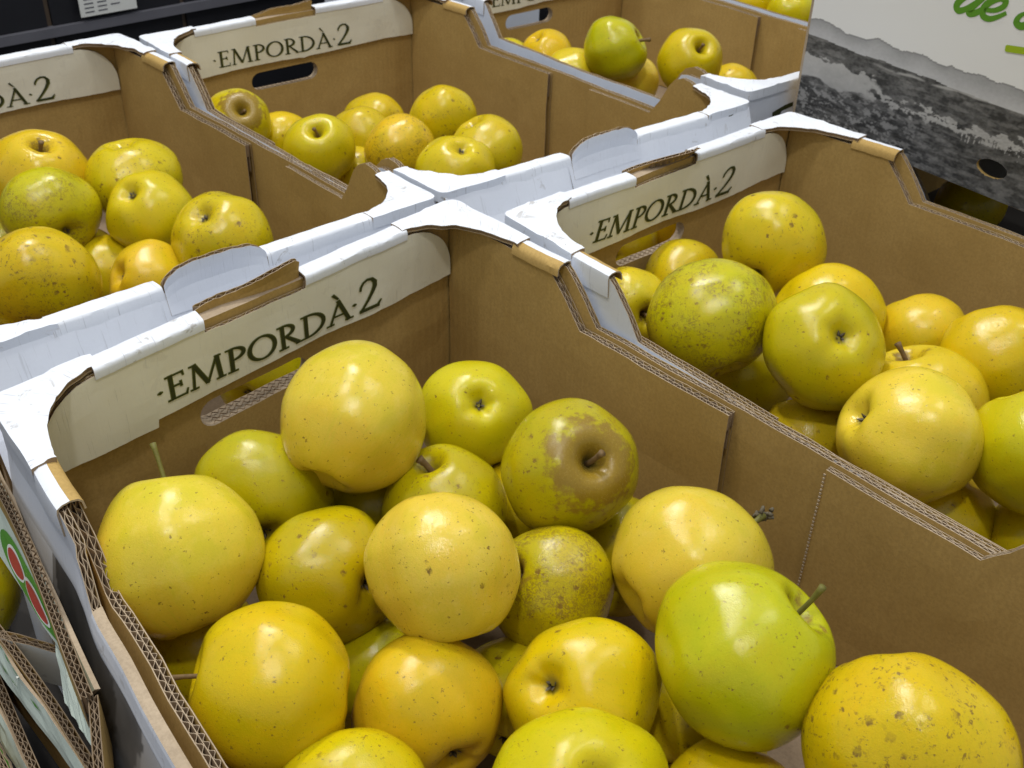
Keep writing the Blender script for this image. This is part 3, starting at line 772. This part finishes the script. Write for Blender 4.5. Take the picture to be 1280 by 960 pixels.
for a, b in (((20, 852), (24, 846)), ((24, 846), (29, 844)), ((21, 851), (21, 858))):
    pa, pb = at(*a, -.103), at(*b, -.103); t = pb - pa; sd_ = np.cross(t, nb); sd_ *= .0006 / np.linalg.norm(sd_)
    m.face([m.vert(q + nb * .0016) for q in (pa - sd_, pb - sd_, pb + sd_, pa + sd_)], 'white_ink'); m.face([m.vert(q + nb * .0004) for q in (pa - sd_, pb - sd_, pb + sd_, pa + sd_)], 'white_ink')
m.build('thread', o, fix=False)

g = thing('collapsed_carton', 'dark brown collapsed carton standing on edge in the very corner at lower left', 'carton', tuple(at(20, 930, -.2)), 'flattened cartons at the left')
m = MB(); path_board(m, at(-30, 790, -.13), at(70, 990, -.13), .06, .0055, 'kraft', 'kraft', 1, 11.0); m.build('side_panel', g)
m = MB(); quad_board(m, [at(-30, 835, -.133), at(52, 990, -.133), at(38, 995, -.15), at(-30, 870, -.15)], 'greywhite', 'kraft', .002, (-1, 0, 1)); m.build('outer_flap', g)
m = MB(); path_board(m, at(-30, 880, -.135), at(34, 995, -.135), .05, .004, 'kraft', 'kraft', 1, 12.0); m.build('inner_panel', g)
m = MB(); quad_board(m, [at(-10, 915, -.15), at(16, 965, -.15), at(6, 985, -.16), at(-20, 950, -.16)], 'leaf_ink', 'kraft', .002, (-1, 0, 1)); m.build('green_flap', g)

g = thing('lower_crate', 'pale corner of a lower crate showing beside the front crate at the lower picture edge', 'crate', tuple(at(170, 940, -.2)))
m = MB(); quad_board(m, [at(133, 925, -.188), at(186, 884, -.176), at(232, 985, -.176), at(150, 1000, -.190)], 'white', 'kraft', .004, (0, 0, 1)); m.build('corner_gusset', g)
m = MB(); path_board(m, at(134, 927, -.19), at(152, 1002, -.192), .012, .005, 'white', 'kraft', 1, 3.0); m.build('side_panel', g)

# ------------------------------------------------------------------ dark shelf behind, table and floor
g = thing('display_shelf', 'dark shelf front with a grey rail behind the rear crates', 'shelf', (.7, 1.0, -.9))
d0 = np.array((1.0, -.1, 0.)); d0 /= np.linalg.norm(d0); b0 = np.array((.45, .955, 0.)); nb0 = np.array((-d0[1], d0[0], 0.))
def sp(s_, z, n): return b0 + d0 * s_ - nb0 * n + np.array((0, 0, z))
def sbox(name, s0, s1, z0, z1, n0, n1, key):
    m = MB(); q = [m.vert(sp(a, b, c), (a, b)) for a in (s0, s1) for b in (z0, z1) for c in (n0, n1)]
    for ff in ((0, 1, 3, 2), (4, 6, 7, 5), (0, 4, 5, 1), (2, 3, 7, 6), (0, 2, 6, 4), (1, 5, 7, 3)): m.face([q[i] for i in ff], key)
    return m.build(name, g)
cuts = [-.6, .088, .297, .62, .95, 1.5]
for a, b in zip(cuts[:-1], cuts[1:]):
    sbox('front_board', a + .004, b - .004, -.075, .35, -.03, 0, 'shelf'); sbox('front_board', a + .004, b - .004, -.88, -.089, -.03, 0, 'shelf')
for a in cuts[1:-1]: sbox('upright', a - .0035, a + .0035, -.88, .35, -.04, -.004, 'post')
sbox('rail', -.6, 1.5, -.0885, -.0755, -.02, .010, 'rail')
m = MB(); q = [m.vert(sp(a, b, c), (a, b)) for a in (.130, .217) for b in (-.0672, .0) for c in (.011, .013)]
for ff in ((0, 1, 3, 2), (4, 6, 7, 5), (0, 4, 5, 1), (2, 3, 7, 6), (0, 2, 6, 4), (1, 5, 7, 3)): m.face([q[i] for i in ff], 'white_ink')
card = m.build('price_card', None); tag(card, 'white paper card on the dark shelf rail at the top picture edge', 'card')
m = MB()
for i in range(7):
    z = -.062 + i * .006
    for j in range(3 if i % 2 else 2):
        a = .137 + j * .02; m.face([m.vert(sp(x, y, .0134)) for x, y in ((a, z), (a + .014, z), (a + .014, z + .0018), (a, z + .0018))], 'rail')
pl = m.build('printed_line', card, fix=False)

m = MB(); m.box((.86, .70, -.2055), (1.34, .72, .0), 'white'); o = m.build('pale_divider', None); o.rotation_euler = (0, 0, 0); tag(o, 'pale board behind the far right rear crate, seen through its hand hole', 'board')
m = MB(); m.box((-.55, -1.1, -.25), (2.0, .78, -.206), 'table'); o = m.build('display_table', None); tag(o, 'dark display table top under all the crates', 'table')
m = MB(); m.box((-30, -30, -.92), (30, 30, -.90), 'floor'); o = m.build('floor', None); o['kind'] = 'structure'

# ------------------------------------------------------------------ apples
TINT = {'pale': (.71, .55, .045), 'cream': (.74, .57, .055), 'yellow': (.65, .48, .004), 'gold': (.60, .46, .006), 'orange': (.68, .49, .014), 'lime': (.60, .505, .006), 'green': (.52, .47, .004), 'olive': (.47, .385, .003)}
PROF = [(0, .56), (.035, .57), (.09, .66), (.16, .77), (.25, .86), (.35, .905), (.46, .90), (.59, .84), (.73, .715), (.86, .51), (.955, .26), (1.0, .0), (.985, -.25), (.92, -.47), (.81, -.65), (.67, -.785), (.53, -.86), (.41, -.88), (.30, -.86), (.20, -.80), (.11, -.735), (.05, -.71), (0, -.705)]
def curve(pts, n):
    P = np.array(smooth_path(pts, 8)); d = np.concatenate([[0], np.cumsum(np.linalg.norm(np.diff(P, axis=0), axis=1))])
    t = np.linspace(0, d[-1], n); return np.stack([np.interp(t, d, P[:, 0]), np.interp(t, d, P[:, 1])], 1)
def apple_shape(key, nu, nv, h, cone, lump, rng):
    p = curve(PROF, nv); rho = np.maximum(p[:, 0], 0); z = p[:, 1]; rho = rho * (1 - .20 * np.clip(np.abs(z) - .30, 0, 1))
    th = np.linspace(0, 2 * np.pi, nu, endpoint=False)
    Rr, T = np.meshgrid(rho, th, indexing='ij'); Z = np.repeat(z[:, None], nu, 1)
    taper = 1 + cone * Z
    ph = rng.uniform(0, 6.28, 8)
    lob = 1 + .030 * np.cos(5 * T + ph[0]) * np.clip(.35 - Z, 0, 1) + lump * (.030 * np.cos(T + ph[1]) + .022 * np.cos(2 * T + ph[2] + Z) + .014 * np.cos(3 * T + ph[3] - 2 * Z) + .008 * np.cos(7 * T + ph[6]))
    r = Rr * taper * lob
    X, Y = r * np.cos(T), r * np.sin(T)
    Zz = Z * h * (1 + lump * .03 * np.cos(T + ph[4])) + lump * .045 * X * math.cos(ph[5]) + .028 * np.cos(5 * T + ph[0]) * np.clip(-.5 - Z, 0, .5) * 2 * Rr
    V = np.stack([X, Y, Zz], -1)
    verts = [tuple(V[0].mean(0))] + [tuple(q) for q in V[1:-1].reshape(-1, 3)] + [tuple(V[-1].mean(0))]
    faces = []; n2 = nv - 2
    for j in range(nu):
        k = (j + 1) % nu
        faces.append((0, 1 + j, 1 + k)); faces.append((len(verts) - 1, 1 + (n2 - 1) * nu + k, 1 + (n2 - 1) * nu + j))
    for i in range(n2 - 1):
        for j in range(nu):
            k = (j + 1) % nu; faces.append((1 + i * nu + j, 1 + (i + 1) * nu + j, 1 + (i + 1) * nu + k, 1 + i * nu + k))
    return verts, faces, h
def tube(pts, rad, seg=8):
    v, fc = [], []; P = [Vector(q) for q in pts]
    for i, p in enumerate(P):
        t = (P[min(i + 1, len(P) - 1)] - P[max(i - 1, 0)]).normalized(); a = t.orthogonal().normalized(); b = t.cross(a)
        for j in range(seg):
            an = 2 * math.pi * j / seg; v.append(tuple(p + (a * math.cos(an) + b * math.sin(an)) * rad[i]))
    for i in range(len(P) - 1):
        for j in range(seg):
            k = (j + 1) % seg; fc.append((i * seg + j, i * seg + k, (i + 1) * seg + k, (i + 1) * seg + j))
    fc.append(tuple(range(seg))[::-1]); fc.append(tuple((len(P) - 1) * seg + j for j in range(seg)))
    return v, fc
def mesh_obj(name, v, fc, mat, parent):
    me = bpy.data.meshes.new(name); me.from_pydata(v, [], fc); me.materials.append(M[mat]); me.polygons.foreach_set('use_smooth', [True] * len(fc))
    o = bpy.data.objects.new(name, me); COL.objects.link(o)
    if parent is not None: o.parent = parent
    return o

# key, place, radius, stem direction (camera right, up, towards viewer), tint, spots, russet, net, blotch, label
APPLES = [
('F1',(0.1591,-0.1421,-0.0340),0.0481,(0.43, 0.81, -0.4),'pale',0.50,0.00,0.00,0.00,
  'large pale yellow apple resting against the printed end panel below the letters'),
('F2',(0.2528,-0.1616,-0.0700),0.0390,(-0.15, -0.3, -0.94),'lime',0.30,0.00,0.00,0.00,
  'greenish yellow apple showing its blossom end in the far corner of the front crate'),
('F3',(0.2341,-0.2668,-0.0500),0.0431,(0.3, 0.17, 0.93),'olive',0.60,1.00,0.35,0.50,
  'apple with a broad brown russet patch round its stem hollow, front crate'),
('F4',(0.1805,-0.2049,-0.0850),0.0408,(-0.3, 0.85, 0.42),'olive',0.80,0.15,0.10,0.70,
  'brown-speckled apple with its stem hollow up, wedged behind the pale round centre apple'),
('F5',(0.1008,-0.1066,-0.0864),0.0448,(-0.3, 0.6, -0.7),'olive',0.50,0.10,0.00,0.20,
  'dull yellow apple lying in shade under the printed panel, left of the big pale apple'),
('F6',(0.1070,-0.2757,-0.0450),0.0436,(0.2, -0.96, 0.2),'cream',0.70,0.00,0.00,0.10,
  'pale creamy round apple on top in the centre of the front crate'),
('F7',(0.0186,-0.1446,-0.0574),0.0498,(-0.27, 0.95, -0.15),'pale',0.60,0.00,0.00,0.00,
  'big pale yellow apple with an upright stem at the left wall of the front crate'),
('F8',(0.0865,-0.1956,-0.0879),0.0438,(-0.75, 0.05, -0.6),'olive',0.90,0.20,0.12,0.40,
  'dark yellow speckled apple with one green fleck, between two big pale apples'),
('F9',(-0.0025,-0.2558,-0.0671),0.0442,(-0.93, 0.22, 0.18),'yellow',0.70,0.00,0.00,0.10,
  'yellow apple with one dark pit mark and its stem pointing at the left wall'),
('F10',(0.1751,-0.3022,-0.0897),0.0383,(-0.75, 0.3, 0.5),'olive',0.60,0.50,0.85,0.90,
  'apple veined with brown russet streaks, right of the pale round centre apple'),
('F11',(0.2195,-0.3685,-0.0600),0.0458,(0.85, 0.42, -0.32),'pale',0.50,0.00,0.00,0.00,
  'pale yellow apple whose knobbly twig stem points at the right crate wall'),
('F12',(0.1629,-0.4372,-0.0384),0.0465,(0.7, 0.56, 0.3),'green',0.40,0.25,0.00,0.10,
  'large shiny green apple with a bent green stem in a deep hollow'),
('F13',(0.1666,-0.5254,-0.0385),0.0497,(0.12, -0.95, 0.32),'yellow',1.00,0.10,0.22,1.00,
  'large yellow apple freckled all over with brown, at the lower right of the front crate'),
('F14',(0.1169,-0.3708,-0.0850),0.0409,(0.54, -0.39, -0.74),'yellow',0.60,0.10,0.00,0.20,
  'golden apple with a grey fuzzy blossom end, left of the shiny green apple'),
('F15',(0.0647,-0.3056,-0.1069),0.0428,(-0.47, 0.51, -0.7),'orange',0.60,0.00,0.00,0.10,
  'orange-yellow apple with a dark blossom pit turned towards the viewer'),
('F16',(-0.0091,-0.3203,-0.1027),0.0398,(0.3, 0.35, -0.9),'yellow',0.90,0.10,0.10,0.50,
  'spotted yellow apple cut off by the lower picture edge, below the pit-marked one'),
('F17',(0.0548,-0.4174,-0.0700),0.0418,(-0.2, -0.5, -0.8),'lime',0.50,0.05,0.00,0.10,
  'lime yellow apple cut off by the lower picture edge, below the grey-eyed golden apple'),
('F18',(0.1293,-0.4637,-0.1100),0.0375,(-0.3, -0.92, 0.22),'yellow',0.70,0.10,0.00,0.30,
  'low yellow apple at the lower picture edge, between the green apple and the freckled one'),
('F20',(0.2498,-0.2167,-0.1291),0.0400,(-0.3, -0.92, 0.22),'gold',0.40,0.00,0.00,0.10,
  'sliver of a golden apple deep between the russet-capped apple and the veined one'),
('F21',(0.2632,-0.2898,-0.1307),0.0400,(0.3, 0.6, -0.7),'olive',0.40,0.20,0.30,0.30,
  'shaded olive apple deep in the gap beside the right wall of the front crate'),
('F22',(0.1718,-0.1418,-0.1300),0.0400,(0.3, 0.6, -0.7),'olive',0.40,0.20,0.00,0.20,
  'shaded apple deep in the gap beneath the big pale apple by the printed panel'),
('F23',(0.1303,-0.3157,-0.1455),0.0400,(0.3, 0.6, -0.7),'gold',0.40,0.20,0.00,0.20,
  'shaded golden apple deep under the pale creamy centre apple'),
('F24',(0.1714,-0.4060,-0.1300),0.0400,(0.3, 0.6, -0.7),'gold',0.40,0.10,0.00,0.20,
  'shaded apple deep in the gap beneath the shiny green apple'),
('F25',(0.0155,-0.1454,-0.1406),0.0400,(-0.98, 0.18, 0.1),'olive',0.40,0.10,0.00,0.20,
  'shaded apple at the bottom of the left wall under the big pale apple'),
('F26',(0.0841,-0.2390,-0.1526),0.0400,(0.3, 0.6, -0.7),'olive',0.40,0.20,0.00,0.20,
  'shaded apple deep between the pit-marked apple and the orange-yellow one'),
('B1',(0.2302,0.4087,-0.0513),0.0485,(0.38, 0.6, 0.7),'orange',0.40,0.25,0.00,0.20,
  'orange-yellow apple with an open stem hollow under the end panel of the left rear crate'),
('B2',(0.2988,0.3483,-0.0566),0.0448,(0.2, -0.8, -0.5),'gold',1.00,0.10,0.45,0.90,
  'freckled golden apple leaning on the brown right wall of the left rear crate'),
('B3',(0.2009,0.3297,-0.0537),0.0423,(-0.6, 0.6, -0.5),'green',0.70,0.10,0.70,0.60,
  'green russeted apple in the middle of the left rear crate'),
('B4',(0.2706,0.2763,-0.0601),0.0398,(0.28, -0.43, -0.85),'lime',0.40,0.00,0.00,0.20,
  'smooth yellow apple with a centred blossom end in the left rear crate'),
('B5',(0.2739,0.1652,-0.0496),0.0434,(0.27, -0.45, -0.85),'gold',0.90,0.10,0.40,0.90,
  'speckled golden apple nearest the white raised tab in the left rear crate'),
('B6',(0.1203,0.2031,-0.0450),0.0468,(0.3, -0.92, 0.22),'gold',1.00,0.10,0.50,1.00,
  'largest brown-freckled apple at the left picture edge in the left rear crate'),
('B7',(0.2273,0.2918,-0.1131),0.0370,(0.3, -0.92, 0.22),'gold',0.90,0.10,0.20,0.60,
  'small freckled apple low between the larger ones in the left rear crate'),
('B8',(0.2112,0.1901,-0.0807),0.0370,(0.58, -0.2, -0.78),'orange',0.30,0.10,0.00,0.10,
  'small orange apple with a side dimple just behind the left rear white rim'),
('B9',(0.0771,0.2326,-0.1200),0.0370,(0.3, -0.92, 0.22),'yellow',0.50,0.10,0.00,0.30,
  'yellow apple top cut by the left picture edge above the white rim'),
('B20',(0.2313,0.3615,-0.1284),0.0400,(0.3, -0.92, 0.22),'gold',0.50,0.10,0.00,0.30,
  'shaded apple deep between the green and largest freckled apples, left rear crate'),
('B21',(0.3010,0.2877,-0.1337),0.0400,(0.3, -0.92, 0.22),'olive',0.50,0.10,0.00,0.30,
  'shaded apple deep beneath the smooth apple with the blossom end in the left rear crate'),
('T1',(0.5046,0.4584,-0.0796),0.0370,(0.35, 0.25, 0.9),'gold',0.60,1.00,0.20,0.40,
  'apple with a russet stem hollow in the left corner of the rear middle crate'),
('T2',(0.5602,0.4571,-0.1201),0.0370,(0.3, -0.92, 0.22),'yellow',0.50,0.10,0.00,0.20,
  'half hidden yellow apple behind the pale green one with the open hollow'),
('T3',(0.4980,0.3029,-0.0700),0.0381,(0.1, 0.46, 0.88),'lime',0.40,0.10,0.00,0.10,
  'pale green apple with an open stem hollow in the rear middle crate'),
('T4',(0.6629,0.3933,-0.1060),0.0377,(-0.3, -0.92, 0.22),'gold',0.80,0.20,0.20,0.40,
  'golden apple at the back of the heap in the rear middle crate'),
('T5',(0.6055,0.3567,-0.0988),0.0370,(-0.3, -0.92, 0.22),'gold',0.80,0.20,0.20,0.50,
  'small freckled apple in front of the back golden one in the rear middle crate'),
('T6',(0.5699,0.2527,-0.0737),0.0379,(0.3, -0.92, 0.22),'orange',0.90,0.20,0.60,0.80,
  'orange russeted apple in the middle of the rear middle crate'),
('T7',(0.6614,0.2773,-0.0700),0.0391,(0.3, -0.92, 0.22),'yellow',0.80,0.10,0.20,0.70,
  'shiny yellow apple against the right wall of the rear middle crate'),
('T8',(0.6137,0.1608,-0.0626),0.0397,(0.4, -0.8, -0.4),'gold',0.70,0.10,0.10,0.30,
  'matt golden apple beside the right wall, behind the one with the green blossom end'),
('T9',(0.5436,0.1373,-0.0573),0.0405,(-0.19, -0.54, -0.82),'lime',0.60,0.10,0.00,0.30,
  'yellow apple with a green blossom end, foremost in the rear middle crate'),
('T10',(0.5485,0.3026,-0.1168),0.0370,(0.3, -0.92, 0.22),'gold',1.00,0.10,0.30,0.60,
  'speckled apple peeping over the brown side wall of the rear middle crate'),
('T11',(0.6291,0.1420,-0.1050),0.0340,(0, 0.8, 0.6),'gold',0.60,1.00,0.50,0.40,
  'brown russeted apple top peeping over the white near rim of the rear middle crate'),
('R1',(0.9529,0.4314,-0.1010),0.0370,(0.3, -0.92, 0.22),'yellow',0.50,0.10,0.00,0.20,
  'yellow apple below the pale hand hole in the far right rear crate'),
('R2',(0.9620,0.3671,-0.0791),0.0370,(0.45, -0.6, -0.66),'yellow',0.40,0.00,0.00,0.10,
  'yellow apple with a small pale blossom end, back of the far right crate'),
('R3',(0.9273,0.2962,-0.0837),0.0383,(0.3, -0.92, 0.22),'orange',0.40,0.00,0.00,0.10,
  'smooth orange apple in front in the far right rear crate'),
('R4',(0.9493,0.2433,-0.0389),0.0404,(0.86, 0.18, 0.47),'green',0.30,0.30,0.00,0.10,
  'glossy green apple with its stem hollow facing right in the far right rear crate'),
('R5',(0.9946,0.2454,-0.0933),0.0370,(0.3, -0.92, 0.22),'pale',0.30,0.00,0.00,0.10,
  'pale yellow apple under the glossy green one in the far right rear crate'),
('R6',(0.9920,0.1543,-0.0450),0.0409,(0.32, 0.22, 0.92),'yellow',0.30,0.10,0.00,0.10,
  'bright yellow apple with a round stem hollow facing the viewer, far right rear crate'),
('R7',(1.1088,0.1545,-0.1100),0.0370,(0.3, -0.92, 0.22),'yellow',0.80,0.10,0.10,0.60,
  'speckled apple top behind the white corner of the far right rear crate'),
('R8',(1.0262,0.2767,-0.1428),0.0370,(0.3, -0.92, 0.22),'lime',0.30,0.10,0.00,0.10,
  'lowest small apple over the brown side wall, under the pale yellow one, far right'),
('G1',(0.6032,-0.1996,-0.0450),0.0449,(0.5, 0.75, -0.4),'gold',0.70,0.60,0.12,0.50,
  'tall golden apple standing against the far corner of the right-hand crate'),
('G2',(0.4555,-0.2293,-0.0484),0.0492,(-0.25, 0.9, -0.3),'green',0.80,0.30,0.75,0.90,
  'large green apple netted all over with brown russet in the right-hand crate'),
('G3',(0.5688,-0.2779,-0.0700),0.0439,(0.3, -0.92, 0.22),'yellow',0.40,0.00,0.00,0.10,
  'yellow apple half hidden behind the green one with the star-shaped blossom end'),
('G4',(0.4732,-0.3202,-0.0400),0.0450,(-0.05, -0.16, -0.98),'green',0.40,0.00,0.00,0.30,
  'green apple with a dark star-shaped blossom end facing the viewer in the right-hand crate'),
('G5',(0.6139,-0.3438,-0.0850),0.0388,(0.3, -0.92, 0.22),'orange',0.50,0.00,0.00,0.10,
  'orange-yellow apple along the right wall of the right-hand crate'),
('G6',(0.5900,-0.4125,-0.0638),0.0422,(0.3, -0.92, 0.22),'yellow',0.50,0.10,0.00,0.10,
  'yellow apple at the right picture edge beside the crate wall'),
('G7',(0.5157,-0.3877,-0.0846),0.0458,(-0.33, 0.9, 0.2),'orange',0.50,0.30,0.00,0.10,
  'orange apple with a short dark stem tip, behind the largest pale right-hand apple'),
('G8',(0.4348,-0.4079,-0.0613),0.0509,(0.9, -0.38, -0.22),'pale',0.40,0.00,0.00,0.10,
  'largest pale yellow apple with a side dimple in the right-hand crate'),
('G9',(0.4766,-0.4837,-0.0539),0.0449,(0.3, -0.92, 0.22),'green',0.30,0.00,0.00,0.10,
  'green apple cut off by the right picture edge in the right-hand crate'),
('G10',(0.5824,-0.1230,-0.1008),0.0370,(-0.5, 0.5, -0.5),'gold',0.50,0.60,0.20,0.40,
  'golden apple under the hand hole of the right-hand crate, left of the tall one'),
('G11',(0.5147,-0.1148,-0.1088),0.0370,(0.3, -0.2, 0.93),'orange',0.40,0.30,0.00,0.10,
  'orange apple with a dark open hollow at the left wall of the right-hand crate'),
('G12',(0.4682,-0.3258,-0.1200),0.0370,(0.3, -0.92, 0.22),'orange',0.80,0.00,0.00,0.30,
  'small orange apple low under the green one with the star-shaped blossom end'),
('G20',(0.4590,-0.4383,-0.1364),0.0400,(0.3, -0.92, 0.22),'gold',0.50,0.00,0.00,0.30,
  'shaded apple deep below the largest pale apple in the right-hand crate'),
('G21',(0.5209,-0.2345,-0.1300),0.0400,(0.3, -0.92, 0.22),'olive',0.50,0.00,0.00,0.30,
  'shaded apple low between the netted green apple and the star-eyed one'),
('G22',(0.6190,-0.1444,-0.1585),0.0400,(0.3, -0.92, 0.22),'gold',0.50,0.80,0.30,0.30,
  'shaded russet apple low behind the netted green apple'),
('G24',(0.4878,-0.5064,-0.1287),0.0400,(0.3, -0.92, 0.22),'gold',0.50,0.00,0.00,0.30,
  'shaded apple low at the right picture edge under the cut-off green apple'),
('D1',(0.9891,-0.2401,-0.1200),0.0381,(0.3, -0.92, 0.22),'yellow',0.50,0.00,0.00,0.30,
  'apple in deep shade in the gap under the standing landscape carton'),
('B30',(0.2451,0.0850,-0.1448),0.0400,(0.3, 0.5, -0.8),'lime',0.30,0.00,0.00,0.10,
  'yellow apple seen through the left part of the hand hole of the front crate'),
('T30',(0.7393,0.0180,-0.1518),0.0400,(0.3, 0.5, -0.8),'yellow',0.30,0.00,0.00,0.10,
  'yellow apple seen through the right half of the hand hole of the right-hand crate'),
('T31',(0.6783,0.0180,-0.1470),0.0400,(0.3, 0.5, -0.8),'lime',0.30,0.00,0.00,0.10,
  'yellow apple seen through the left half of the hand hole of the right-hand crate'),
('H1',(1.4000,0.3660,-0.0750),0.0360,(0.3, -0.92, 0.22),'gold',0.30,0.00,0.00,0.10,
  'leftmost apple of the farthest crate at the top picture edge'),
('H2',(1.3790,0.2930,-0.0700),0.0370,(0.6, 0.5, 0.5),'yellow',0.30,0.30,0.00,0.10,
  'bright apple with a hollow in the farthest crate at the top picture edge'),
('H3',(1.3750,0.2200,-0.0700),0.0370,(0.3, -0.92, 0.22),'lime',0.30,0.00,0.00,0.10,
  'apple nearest the brown wall in the farthest crate, left of the landscape carton'),
('H4',(1.4470,0.2350,-0.0700),0.0370,(0.3, -0.92, 0.22),'gold',0.30,0.00,0.00,0.10,
  'apple half hidden behind the top left edge of the landscape carton'),
('H5',(1.3300,0.2500,-0.1200),0.0370,(0.3, -0.92, 0.22),'yellow',0.30,0.00,0.00,0.10,
  'low apple behind the brown wall in the farthest crate'),
('L1',(-0.0580,0.0350,-0.1600),0.0380,(0.3, -0.92, 0.22),'gold',0.30,0.00,0.00,0.10,
  'shaded apple in the dark gap beneath the flap with the green and red emblem'),
('B31',(0.3013,0.0850,-0.1453),0.0380,(0.3, 0.5, -0.8),'gold',0.30,0.00,0.00,0.10,
  'apple seen through the right end of the hand hole of the front crate'),
('F27',(-0.0343,-0.2262,-0.1500),0.0400,(0.3, -0.92, 0.22),'olive',0.40,0.10,0.00,0.20,
  'shaded apple at the lower picture edge between the left wall and the pit-marked apple'),
('F28',(0.1836,-0.4116,-0.1550),0.0400,(0.3, -0.92, 0.22),'gold',0.40,0.10,0.00,0.20,
  'shaded apple at the lower picture edge under the shiny green apple'),
('B23',(0.1926,0.4454,-0.1300),0.0400,(0.3, -0.92, 0.22),'olive',0.40,0.10,0.00,0.20,
  'shaded apple low at the left picture edge under the green russeted one'),
]
HK = {'F7': 1.07, 'F9': 1.03, 'F1': 1.04, 'F6': .97, 'F12': .95, 'G1': 1.0, 'F11': .98}
SK = {'F7': .955, 'F13': .965, 'F9': .99, 'G8': 1.01}
STEMS = {'F7': ((.02, .05, 1.36), 'stem_green', .030), 'F12': ((.10, .16, 1.24), 'stem_green', .030), 'F11': ((.05, .0, 1.30), 'stem_green', .035), 'F9': ((.1, .12, 1.22), 'stem', .032), 'F3': ((.10, .12, .98), 'stem', .04), 'F4': ((-.12, .05, 1.0), 'stem', .05), 'R4': ((.05, .1, 1.2), 'stem', .05), 'G7': ((.05, .05, 1.12), 'stem', .04)}
GRP = {'F': 'apples in the front crate', 'B': 'apples in the left rear crate', 'T': 'apples in the middle rear crate', 'R': 'apples in the far right rear crate', 'G': 'apples in the right-hand crate', 'H': 'apples in the farthest crate'}
for idx, (key, loc, R, sd, tint, sp_, ru, net, bl, lab) in enumerate(APPLES):
    rng = np.random.RandomState(100 + idx)
    big = key[0] in 'FG'
    v, fc, h = apple_shape(key, 64 if big else 44, 56 if big else 40, HK.get(key, rng.uniform(.90, 1.0)), rng.uniform(.02, .09), rng.uniform(1.1, 2.0), rng)
    o = mesh_obj('apple', v, fc, 'apple', None)
    D = Vector(tuple(sd[0] * RT + sd[1] * UP - sd[2] * FW)).normalized()
    o.rotation_mode = 'QUATERNION'; o.rotation_quaternion = Vector((0, 0, 1)).rotation_difference(D) @ Quaternion((0, 0, 1), rng.uniform(0, 6.28))
    o.location = loc; o.scale = (R * SK.get(key, 1.045),) * 3
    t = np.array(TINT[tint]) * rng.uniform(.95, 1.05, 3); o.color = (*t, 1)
    o['russet'] = float(ru); o['net'] = float(net); o['spots'] = float(sp_); o['blotch'] = float(bl)
    tag(o, lab, 'apple', GRP.get(key[0]))
    tip, sm, rad = STEMS.get(key, ((rng.uniform(-.1, .1), rng.uniform(-.1, .1), rng.uniform(.82, .98)), 'stem', .04))
    b0_ = .555 * h
    pts = [(0, 0, b0_ - .03)]
    for q in (.35, .7, .9, 1.0): pts.append((tip[0] * q ** 1.8, tip[1] * q ** 1.8, b0_ + (tip[2] * h - b0_) * q))
    sv, sf = tube(pts, [rad * 1.2, rad, rad * .95, rad * 1.2, rad * 1.45]); st = mesh_obj('stem', sv, sf, sm, o)
    if key == 'F11':   # knobbly fruiting spur left on the stem
        kv, kf = [], []
        for j in range(16):
            c = Vector(tip) * 1.0 + Vector((rng.uniform(-.06, .06), rng.uniform(-.16, .10), rng.uniform(-.10, .10)))
            a, b = tube([c, c + Vector((rng.uniform(-.05, .05), rng.uniform(-.05, .05), .05))], [.035, .018], 6); n = len(kv)
            kv += a; kf += [tuple(i + n for i in q) for q in a and b]
        mesh_obj('twig_knob', kv, kf, 'calyx', o)
    # dried calyx: five small sepals in the basin
    cv, cf = [], []; zb = -.71 * h
    for j in range(5):
        an = 2 * math.pi * j / 5 + rng.uniform(-.2, .2); ca, sa = math.cos(an), math.sin(an); ln_ = rng.uniform(.06, .11); n = len(cv)
        for rr, zz, ww in ((.012, zb + .02, .025), (ln_ * .6, zb - .03, .026), (ln_, zb - .03 - rng.uniform(0, .05), .006)):
            for sgn in (-1, 1): cv.append((rr * ca - sgn * ww * sa, rr * sa + sgn * ww * ca, zz))
            cv.append((rr * ca, rr * sa, zz + .016))
        for i in range(2):
            for a, b in ((0, 1), (1, 2), (2, 0)): cf.append((n + i * 3 + a, n + i * 3 + b, n + i * 3 + 3 + b, n + i * 3 + 3 + a))
    mesh_obj('calyx', cv, cf, 'calyx', o)
